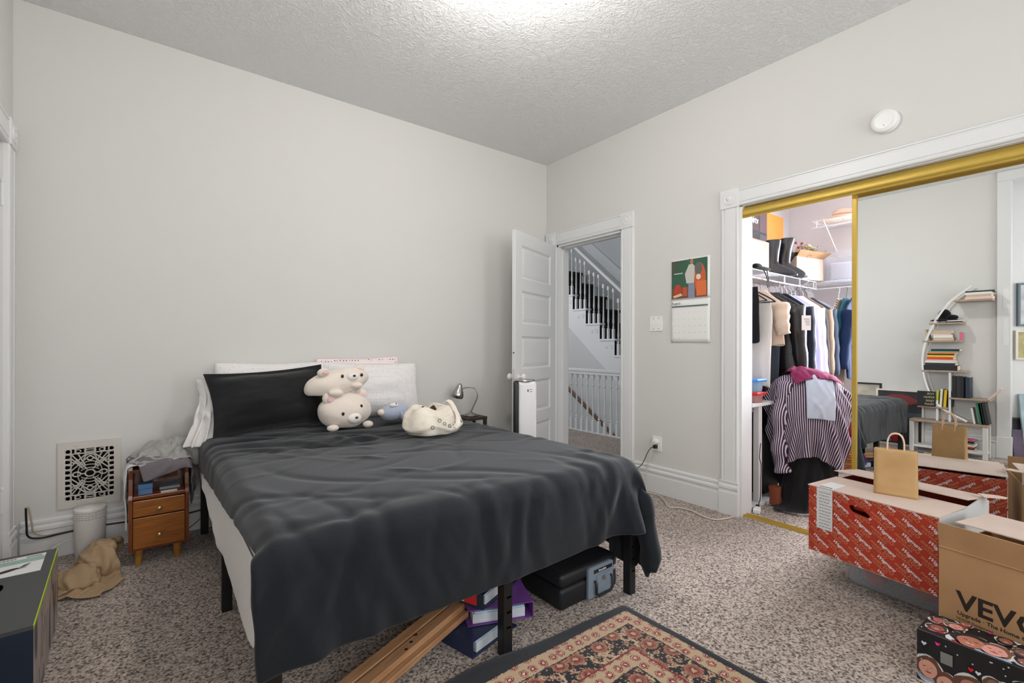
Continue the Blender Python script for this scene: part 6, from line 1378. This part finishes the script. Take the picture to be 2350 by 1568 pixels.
# keepsake box covered with photo cut-outs
kb = thing('keepsake_box', 'black gift box covered with photo cut-outs and rhinestones', 'box', (-1.03, -3.05, 0), R(-3))
BLKB = mat('black_gift_card', (.010, .010, .011), .4); D3, L3, H3 = .165, .36, .17
bm = NB(); rbox(bm, 0, D3, -L3, 0, 0, H3, .002, 1); obj('box_body', bm, BLKB, kb)
Mk = frameM((-.0004, 0, 0), (0, -1, 0), (0, 0, 1)); Ml = frameM((0, 0, H3+.0004), (0, -1, 0), (1, 0, 0))
def blob(cx, cy, rx, ry, seed, k=22, j=.10):
    r = random.Random(seed); ph = [r.uniform(0, 6) for _ in range(3)]
    return [(cx+rx*math.cos(2*PI*i/k)*(1+j*math.sin(3*2*PI*i/k+ph[0])+j*.6*math.sin(5*2*PI*i/k+ph[1])), cy+ry*math.sin(2*PI*i/k)*(1+j*math.sin(2*2*PI*i/k+ph[2]))) for i in range(k)]
def clipr(pts, w, h): return [(min(max(a, .001), w-.001), min(max(b, .001), h-.001)) for a, b in pts]
SK = [(214, 150, 138), (196, 130, 112), (176, 112, 92), (206, 150, 128), (132, 92, 80), (150, 92, 78)]; HR = [(48, 36, 32), (96, 64, 48), (70, 52, 42), (120, 84, 60), (40, 34, 34)]
def face(parent, M, cx, cy, r, seed, w, h, lvl):
    rr = random.Random(seed); q = lambda p: clipr(p, w, h); ph = patch('photo_cutout', q(blob(cx, cy-.10*r, r*1.35, r*1.45, seed)), (206, 204, 202), parent, M, .0002*lvl)
    patch('hair', q(blob(cx, cy+.12*r, r*1.22, r*1.18, seed+1)), HR[rr.randrange(5)], ph, M, .0002*lvl+.0003)
    patch('clothing', q(blob(cx+.1*r, cy-1.0*r, r*1.1, r*.45, seed+2)), [(44, 52, 70), (30, 28, 30), (150, 40, 60), (150, 160, 176)][rr.randrange(4)], ph, M, .0002*lvl+.0003)
    sk = SK[rr.randrange(6)]; patch('face_print', q(blob(cx, cy-.08*r, r*.80, r*.92, seed+3, j=.05)), sk, ph, M, .0002*lvl+.0006)
    dk = tuple(int(c*.45) for c in sk)
    for s in (-1, 1): patch('eye_print', q(ell(cx+s*.32*r, cy+.12*r, r*.14, r*.05, 10, rr.uniform(-.3, .3))), dk, ph, M, .0002*lvl+.0009)
    patch('mouth_print', q(ell(cx+.04*r, cy-.42*r, r*.28, r*.09, 12)), (214, 190, 184) if seed % 2 else (150, 70, 66), ph, M, .0002*lvl+.0009)
    patch('nose_print', q(ell(cx, cy-.12*r, r*.07, r*.14, 8)), tuple(int(c*.85) for c in sk), ph, M, .0002*lvl+.0009)
for k, (a, b, r) in enumerate(((.030, .050, .030), (.075, .022, .028), (.135, .042, .032), (.178, .030, .026), (.185, .085, .018), (.215, .080, .020), (.265, .06, .022), (.25, .11, .018), (.30, .03, .026), (.33, .09, .022))): face(kb, Mk, a, b, r, 100+k*7, L3, H3, k)
for k, (a, b, r) in enumerate(((.03, .12, .020), (.04, .055, .022), (.075, .115, .022), (.125, .045, .040), (.18, .045, .036), (.235, .10, .022), (.25, .045, .024), (.30, .06, .030), (.09, .16, .016), (.19, .14, .02), (.34, .12, .022))): face(kb, Ml, a, b, r, 300+k*11, L3, D3, k)
RHI = mat('rhinestone', S(214, 218, 224), .15, metal=.6); rr = random.Random(9)
for M, w, h, cnt in ((Mk, L3, H3, 34), (Ml, L3, D3, 34)):
    bm = NB()
    for k in range(cnt): a, b = rr.uniform(.005, w-.005), rr.uniform(.005, h-.005); lathe(bm, [(.0026, 0), (.002, .0014), (0, .002)], 8, M @ Matrix.Translation((a, b, .0025)))
    obj('rhinestones', bm, RHI, kb, kind='stuff')
for M, a, b, colr in ((Mk, .055, .145, (214, 20, 130)), (Mk, .135, .105, (206, 24, 30)), (Ml, .150, .155, (214, 20, 130)), (Mk, .02, .13, (206, 212, 220)), (Mk, .152, .103, (206, 212, 220)), (Ml, .215, .15, (206, 212, 220))): patch('heart_gem', [(a, b-.007), (a+.007, b+.001), (a+.005, b+.006), (a, b+.003), (a-.005, b+.006), (a-.007, b+.001)], colr, kb, M, .003, .001)
patch('word_sticker', rect(.062, .092, .088, .125), (120, 122, 118), kb, Mk, .0028); patch('comic_sticker', [(.232, .035), (.25, .05), (.262, .04), (.268, .055), (.255, .07), (.24, .062), (.228, .072)], (226, 214, 206), kb, Mk, .0032); patch('pink_sticker', rect(.272, .305, .04, .085), (190, 20, 84), kb, Mk, .0034)

# ================================================================ far side of the room (seen in the mirror)
SHW = mat('shelf_white', S(224, 222, 218), .5); SHO = woodmat('shelf_oak', S(178, 156, 136), S(158, 136, 116), (2, 10, 2), .6, 6)
bs_ = thing('crescent_bookshelf', 'white crescent moon bookshelf standing on a low oak table', 'bookshelf', (-3.53, -2.36, .345)); bo = Vector((-3.53, -2.36, .345))
arc = spline([(-2.535, 1.755), (-2.351, 1.577), (-2.211, 1.302), (-2.146, 1.016), (-2.176, .73), (-2.283, .503), (-2.52, .350)] and [Vector((0, a, b)) for a, b in ((-2.535, 1.755), (-2.351, 1.577), (-2.211, 1.302), (-2.146, 1.016), (-2.176, .73), (-2.283, .503), (-2.50, .360))], 8)
for x in (-3.635, -3.435):
    bm = NB(); tube(bm, [Vector((x, p.y, p.z))-bo for p in arc], .01, 8, flat=(.006, .011), normal=(1, 0, 0)); obj('arc', bm, SHW, bs_, smooth=50)
SHELVES = ((-2.40, -2.68, 1.615), (-2.203, -2.46, 1.385), (-2.150, -2.45, 1.197), (-2.146, -2.49, .880), (-2.365, -2.67, .600), (-2.11, -2.365, .492))
for y0, y1, z in SHELVES: bm = NB(); rbox(bm, -3.645, -3.425, y1, y0, z-.018, z, .003); bmesh.ops.translate(bm, vec=-bo, verts=bm.verts); obj('shelf', bm, SHO, bs_)
for y, z0, z1 in ((-2.369, .345, .862), (-2.27, .345, .56)):
    for x in (-3.63, -3.44): bm = NB(); rbox(bm, x-.009, x+.009, y-.009, y+.009, z0, z1, .002, 1); bmesh.ops.translate(bm, vec=-bo, verts=bm.verts); obj('post', bm, SHW, bs_)
lt = thing('low_table', 'low table with oak top under the crescent bookshelf', 'table', (-3.52, -2.36, 0))
bm = NB(); rbox(bm, -.06, .15, -.30, .31, .322, .345, .004); obj('table_top', bm, SHO, lt)
for x in (-.04, .13):
    for y in (-.28, .29): bm = NB(); rbox(bm, x-.018, x+.018, y-.018, y+.018, 0, .322, .003); obj('leg', bm, SHW, lt)
bm = NB(); rbox(bm, -.05, .14, -.29, .28, .05, .068, .003); obj('lower_shelf', bm, SHW, lt)
def book(label, loc, rot, size, colr, group=None, pages='z', cat='book'):
    """size = (width across pages, thickness, height); closed hardback with page block"""
    w, t, h = size; b = thing('book', label, cat, loc, 0, group); b.rotation_euler = rot; m = mat('cover_%d_%d_%d' % colr, S(*colr), .5)
    bm = NB(); prism(bm, [(0, 0), (w, 0), (w, .002), (.002, .002), (.002, t-.002), (w, t-.002), (w, t), (0, t)], (0, 0, 0), (1, 0, 0), (0, 1, 0), (0, 0, 1), h); obj('cover', bm, m, b)
    bm = NB(); box(bm, .002, w-.004, .0022, t-.0022, .003, h-.003); obj('page_block', bm, mat('cream_pages', S(226, 212, 190), .8), b)
    return b
# lying flat: local x -> towards the wall, local z -> along -y, thickness up
def book_flat(label, x0, y0, z, depth, t, w, c):
    b = thing('book', label, 'book', (x0, y0, z)); m = mat('cover_%d_%d_%d' % c, S(*c), .5)
    bm = NB(); prism(bm, [(0, 0), (-depth, 0), (-depth, .002), (-.002, .002), (-.002, t-.002), (-depth, t-.002), (-depth, t), (0, t)], (0, 0, 0), (1, 0, 0), (0, 0, 1), (0, -1, 0), w); obj('cover', bm, m, b)
    bm = NB(); box(bm, -depth+.004, -.002, -w+.003, -.003, .0022, t-.0022); obj('page_block', bm, mat('cream_pages', S(226, 212, 190), .8), b); return b
z = .8805
for i, (c, t, w, dy, lab_) in enumerate((((26, 26, 28), .052, .27, 0, 'thick black book at the bottom of the flat pile'), ((40, 40, 44), .026, .24, .012, 'dark grey book second from the bottom of the flat pile'), ((228, 226, 220), .020, .235, .012, 'white book in the flat pile above the dark grey one'), ((226, 196, 186), .014, .215, .025, 'pale pink book between the white and red books'), ((206, 66, 36), .026, .21, .026, 'red orange book in the flat pile'), ((232, 190, 30), .020, .21, .026, 'yellow book in the flat pile above the red orange one'), ((26, 26, 28), .014, .215, .030, 'thin black book between the yellow and orange books'), ((232, 128, 40), .014, .205, .046, 'orange book in the flat pile under the mint one'), ((110, 176, 150), .012, .20, .048, 'mint green book near the top of the flat pile'), ((26, 26, 28), .022, .225, .060, 'black book topmost of the flat pile'))):
    book_flat(lab_, -3.44, -2.158-dy, z, .17, t, w, c); z += t+.0006
z = 1.1975
for c, t, w, dy, lab_ in (((196, 176, 150), .030, .16, .085, 'tan book with cream page edges at the bottom of the middle shelf'), ((228, 226, 220), .026, .155, .083, 'white book second on the middle shelf pile'), ((226, 196, 186), .012, .16, .065, 'thin pale pink book on the middle shelf pile'), ((196, 176, 150), .038, .155, .072, 'thick tan book topmost of the middle shelf pile')):
    book_flat(lab_, -3.46, -2.150-dy, z, .15, t, w, c); z += t+.0006
book('pink paperback standing at the end of the middle shelf', (-3.46, -2.440, 1.1975), (0, 0, R(180)), (.12, .012, .085), (210, 96, 130)); book('tan book leaning against the pile on the middle shelf', (-3.47, -2.185, 1.1985), (R(14), 0, R(180)), (.12, .016, .12), (196, 176, 150))
z = 1.6155
for c, t, w, dy, lab_ in (((226, 196, 186), .026, .20, .0, 'pale pink book at the bottom of the top shelf pile'), ((196, 176, 150), .022, .185, .006, 'tan book second on the top shelf pile'), ((228, 226, 220), .022, .19, .0, 'white book third on the top shelf pile'), ((40, 40, 44), .014, .215, .0, 'dark grey book topmost of the top shelf pile')): book_flat(lab_, -3.45, -2.483-dy, z, .16, t, w, c); z += t+.0006
book_flat('thin black book under the felt hat', -3.44, -2.335, 1.3855, .15, .012, .13, (26, 26, 28)); book_flat('thin grey white book under the felt hat', -3.44, -2.345, 1.398, .15, .010, .12, (228, 226, 220))
fh = thing('felt_hat', 'black felt hat with silver letters on the crescent shelf', 'hat', (-3.53, -2.31, 1.409)); FELT = fabric('felt', (16, 16, 18))
bm = NB(); lathe(bm, [(0, .004), (.11, .0), (.115, .006), (.07, .02), (.058, .05), (.05, .085), (.03, .115), (0, .125)], 32); obj('hat_body', bm, FELT, fh, smooth=60); bm = NB(); ellipsoid(bm, (.05, -.07, .03), (.05, .05, .03), None, 16, 10); obj('hat_brim_fold', bm, FELT, fh, smooth=180)
for i, (c, t, h, lab_) in enumerate((((26, 26, 28), .036, .225, 'tall black book standing first on the stepped shelf'), ((40, 40, 44), .032, .225, 'dark grey book standing second on the stepped shelf'), ((26, 26, 28), .026, .22, 'slim black book standing third on the stepped shelf'), ((34, 46, 66), .030, .215, 'navy book standing fourth on the stepped shelf'))):
    book(lab_, (-3.44, -2.385-.037*i-t+.036, .6005), (0, 0, R(180)), (.16, t, h), c)
book('pale book leaning on the stepped shelf beside the navy one', (-3.46, -2.645, .601), (R(-38), 0, R(180)), (.13, .012, .15), (226, 196, 186))
for i, (c, t, h, lab_) in enumerate((((196, 204, 30), .016, .17, 'lime book standing on the lowest crescent shelf'), ((228, 226, 220), .018, .19, 'white book standing beside the lime one'), ((232, 190, 30), .022, .18, 'yellow book standing beside the white one'), ((34, 46, 66), .028, .17, 'navy book standing at the end of the lowest crescent shelf'))):
    book(lab_, (-3.45, -2.24-.027*i-t, .4925), (R(-3), 0, R(180)), (.14, t, h), c)
yb = book('square black card box with gold letters on the lowest crescent shelf', (-3.425, -2.112, .4925), (0, R(0), R(270)), (.15, .02, .16), (26, 26, 28)); Mb = frameM((.004, .021, 0), (1, 0, 0), (0, 0, 1))
bm = NB()
for r_, s_t in enumerate(('YOR', 'RMNH', 'YJIAK', 'YRAM')): 
    V = text(bm, s_t, .03, Matrix.Translation((.142, .0212, .125-.037*r_)) @ Matrix(((-1, 0, 0, 0), (0, 0, 1, 0), (0, 1, 0, 0), (0, 0, 0, 1))))
obj('cover_lettering', bm, mat('gold_print', S(206, 196, 150), .5), yb, kind='stuff')
for i, (c, t, h, lab_) in enumerate((((228, 226, 220), .014, .16, 'white book standing on the low oak table'), ((40, 120, 84), .030, .21, 'green book standing on the low oak table'), ((26, 26, 28), .022, .21, 'black book beside the green one on the low table'), ((40, 40, 44), .024, .22, 'dark grey book at the table end beside the black one'))):
    book(lab_, (-3.44, -2.535-.026*i-t, .3455), (R(8), 0, R(180)), (.15, t, h), c)
z = .0685
for i, (c, t, lab_) in enumerate((((226, 196, 186), .018, 'pale pink magazine lowest under the low table'), ((40, 40, 44), .014, 'dark grey magazine second under the low table'), ((206, 66, 36), .012, 'red orange magazine third under the low table'), ((228, 226, 220), .022, 'white magazine fourth under the low table'), ((110, 176, 150), .014, 'mint green magazine fifth under the low table'), ((26, 26, 28), .016, 'black magazine sixth under the low table'), ((210, 96, 130), .012, 'pink magazine topmost under the low table'))): book_flat(lab_, -3.40+.006*(i % 3), -2.405-.008*(i % 2), z, .16, t, .15, c); z += t+.0006
# paintings leaning against the left wall, canvases by the recess
def canvas(name, label, loc, rz, lean, w, h, base, shapes, frame=None, cat='painting', th=.02):
    t = thing(name, label, cat, loc); bm = NB(); box(bm, -w/2, w/2, 0, th, 0, h); Rm = Matrix.Rotation(rz, 4, 'Z') @ Matrix.Rotation(-lean, 4, 'X')
    o = obj('canvas', bm, mat('paint_%d_%d_%d' % base, S(*base), .7, bump=(30, .3, .003), var=(6, tuple(v*.6 for v in S(*base)), .35, .65)), t); t.rotation_euler = (Rm.to_euler())
    M = frameM((-w/2, -.0005, 0), (1, 0, 0), (0, 0, 1))
    for k, (nm, pts, colr) in enumerate(shapes): patch(nm, pts, colr, o, M, .0004*k)
    if frame:
        f = .018
        for q in ((-w/2-f, -w/2, -.012, th, -f, h+f), (w/2, w/2+f, -.012, th, -f, h+f), (-w/2, w/2, -.012, th, -f, 0), (-w/2, w/2, -.012, th, h, h+f)): bm = NB(); box(bm, *q); obj('frame_bar', bm, frame, t)
    return t
FRW = mat('frame_offwhite', S(226, 218, 204), .5); FRG = mat('frame_slate', S(98, 112, 122), .5); FRK = mat('frame_black', (.012, .012, .012), .5)
canvas('painting', 'dark painting of two figures in red and blue against the wall', (-3.605, -1.91, .02), R(90), R(2), .40, .60, (58, 56, 62), [('painted_cloud', blob(.20, .50, .16, .06, 5), (122, 42, 44)), ('painted_sea', rect(0, .4, .30, .36), (66, 84, 92)), ('painted_dress', [(.20, .02), (.31, .02), (.28, .22), (.24, .30), (.21, .26)], (150, 22, 34)), ('painted_hair', ell(.255, .33, .032, .038), (24, 20, 22)), ('painted_head', ell(.255, .325, .018, .026), (206, 150, 124)), ('painted_dress', [(.27, .02), (.385, .02), (.37, .16), (.335, .23), (.30, .18)], (58, 140, 172)), ('painted_head', ell(.325, .24, .016, .02), (204, 152, 126))], FRW)
canvas('painting', 'framed canvas with cream edge stacked behind the dark painting', (-3.632, -1.50, .02), R(90), R(1), .44, .66, (206, 196, 180), [], FRK)
canvas('painting', 'blue and white marbled canvas leaning in the recess', (-3.82, -3.05, .02), R(56), R(8), .40, .64, (178, 200, 208), [('painted_vein', [(.05, 0), (.12, 0), (.22, .3), (.18, .64), (.10, .64), (.14, .3)], (224, 230, 232)), ('painted_vein', [(.24, 0), (.30, 0), (.36, .4), (.30, .64), (.26, .64), (.30, .35)], (96, 120, 130)), ('painted_vein', [(.0, .3), (.06, .35), (.10, .64), (.04, .64)], (70, 88, 98))], None)
canvas('painting', 'black framed canvas leaning behind the purple one', (-3.745, -2.885, .02), R(58), R(9), .16, .38, (30, 30, 34), [], FRK)
canvas('painting', 'small mauve canvas leaning by the recess trim', (-3.70, -2.865, .02), R(60), R(9), .12, .28, (116, 100, 122), [], None)
for nm, lab_, y, z0, w, h, base, fr, sh in (('picture_frame', 'slate framed print on the white recess wall', .48, 1.36, .40, .40, (222, 226, 230), FRG, [('printed_sketch', blob(.2, .2, .08, .10, 3), (206, 210, 214))]), ('picture_frame', 'cream framed gold speckled print on the white recess wall', .40, 1.02, .34, .26, (200, 190, 140), FRW, [('printed_speckle', blob(.17, .13, .10, .08, 8, j=.25), (216, 200, 130))])):
    canvas(nm, lab_, (LX-.10-.34*y+.827*.021, -2.75-.5*y-.562*.021, z0), R(55.8), 0, w, h, base, sh, fr, 'picture')
for k, (z0, z1) in enumerate(((1.52, 1.72), (1.15, 1.42))):
    bm = NB(); box(bm, LX+.0205, LX+.0212, -2.775, -2.735, z0, z1); tag(obj('paper_note', bm, mat('note_paper', S(232, 232, 232), .7)), ['white paper note taped high on the recess trim', 'long white paper note taped lower on the recess trim'][k], 'paper')
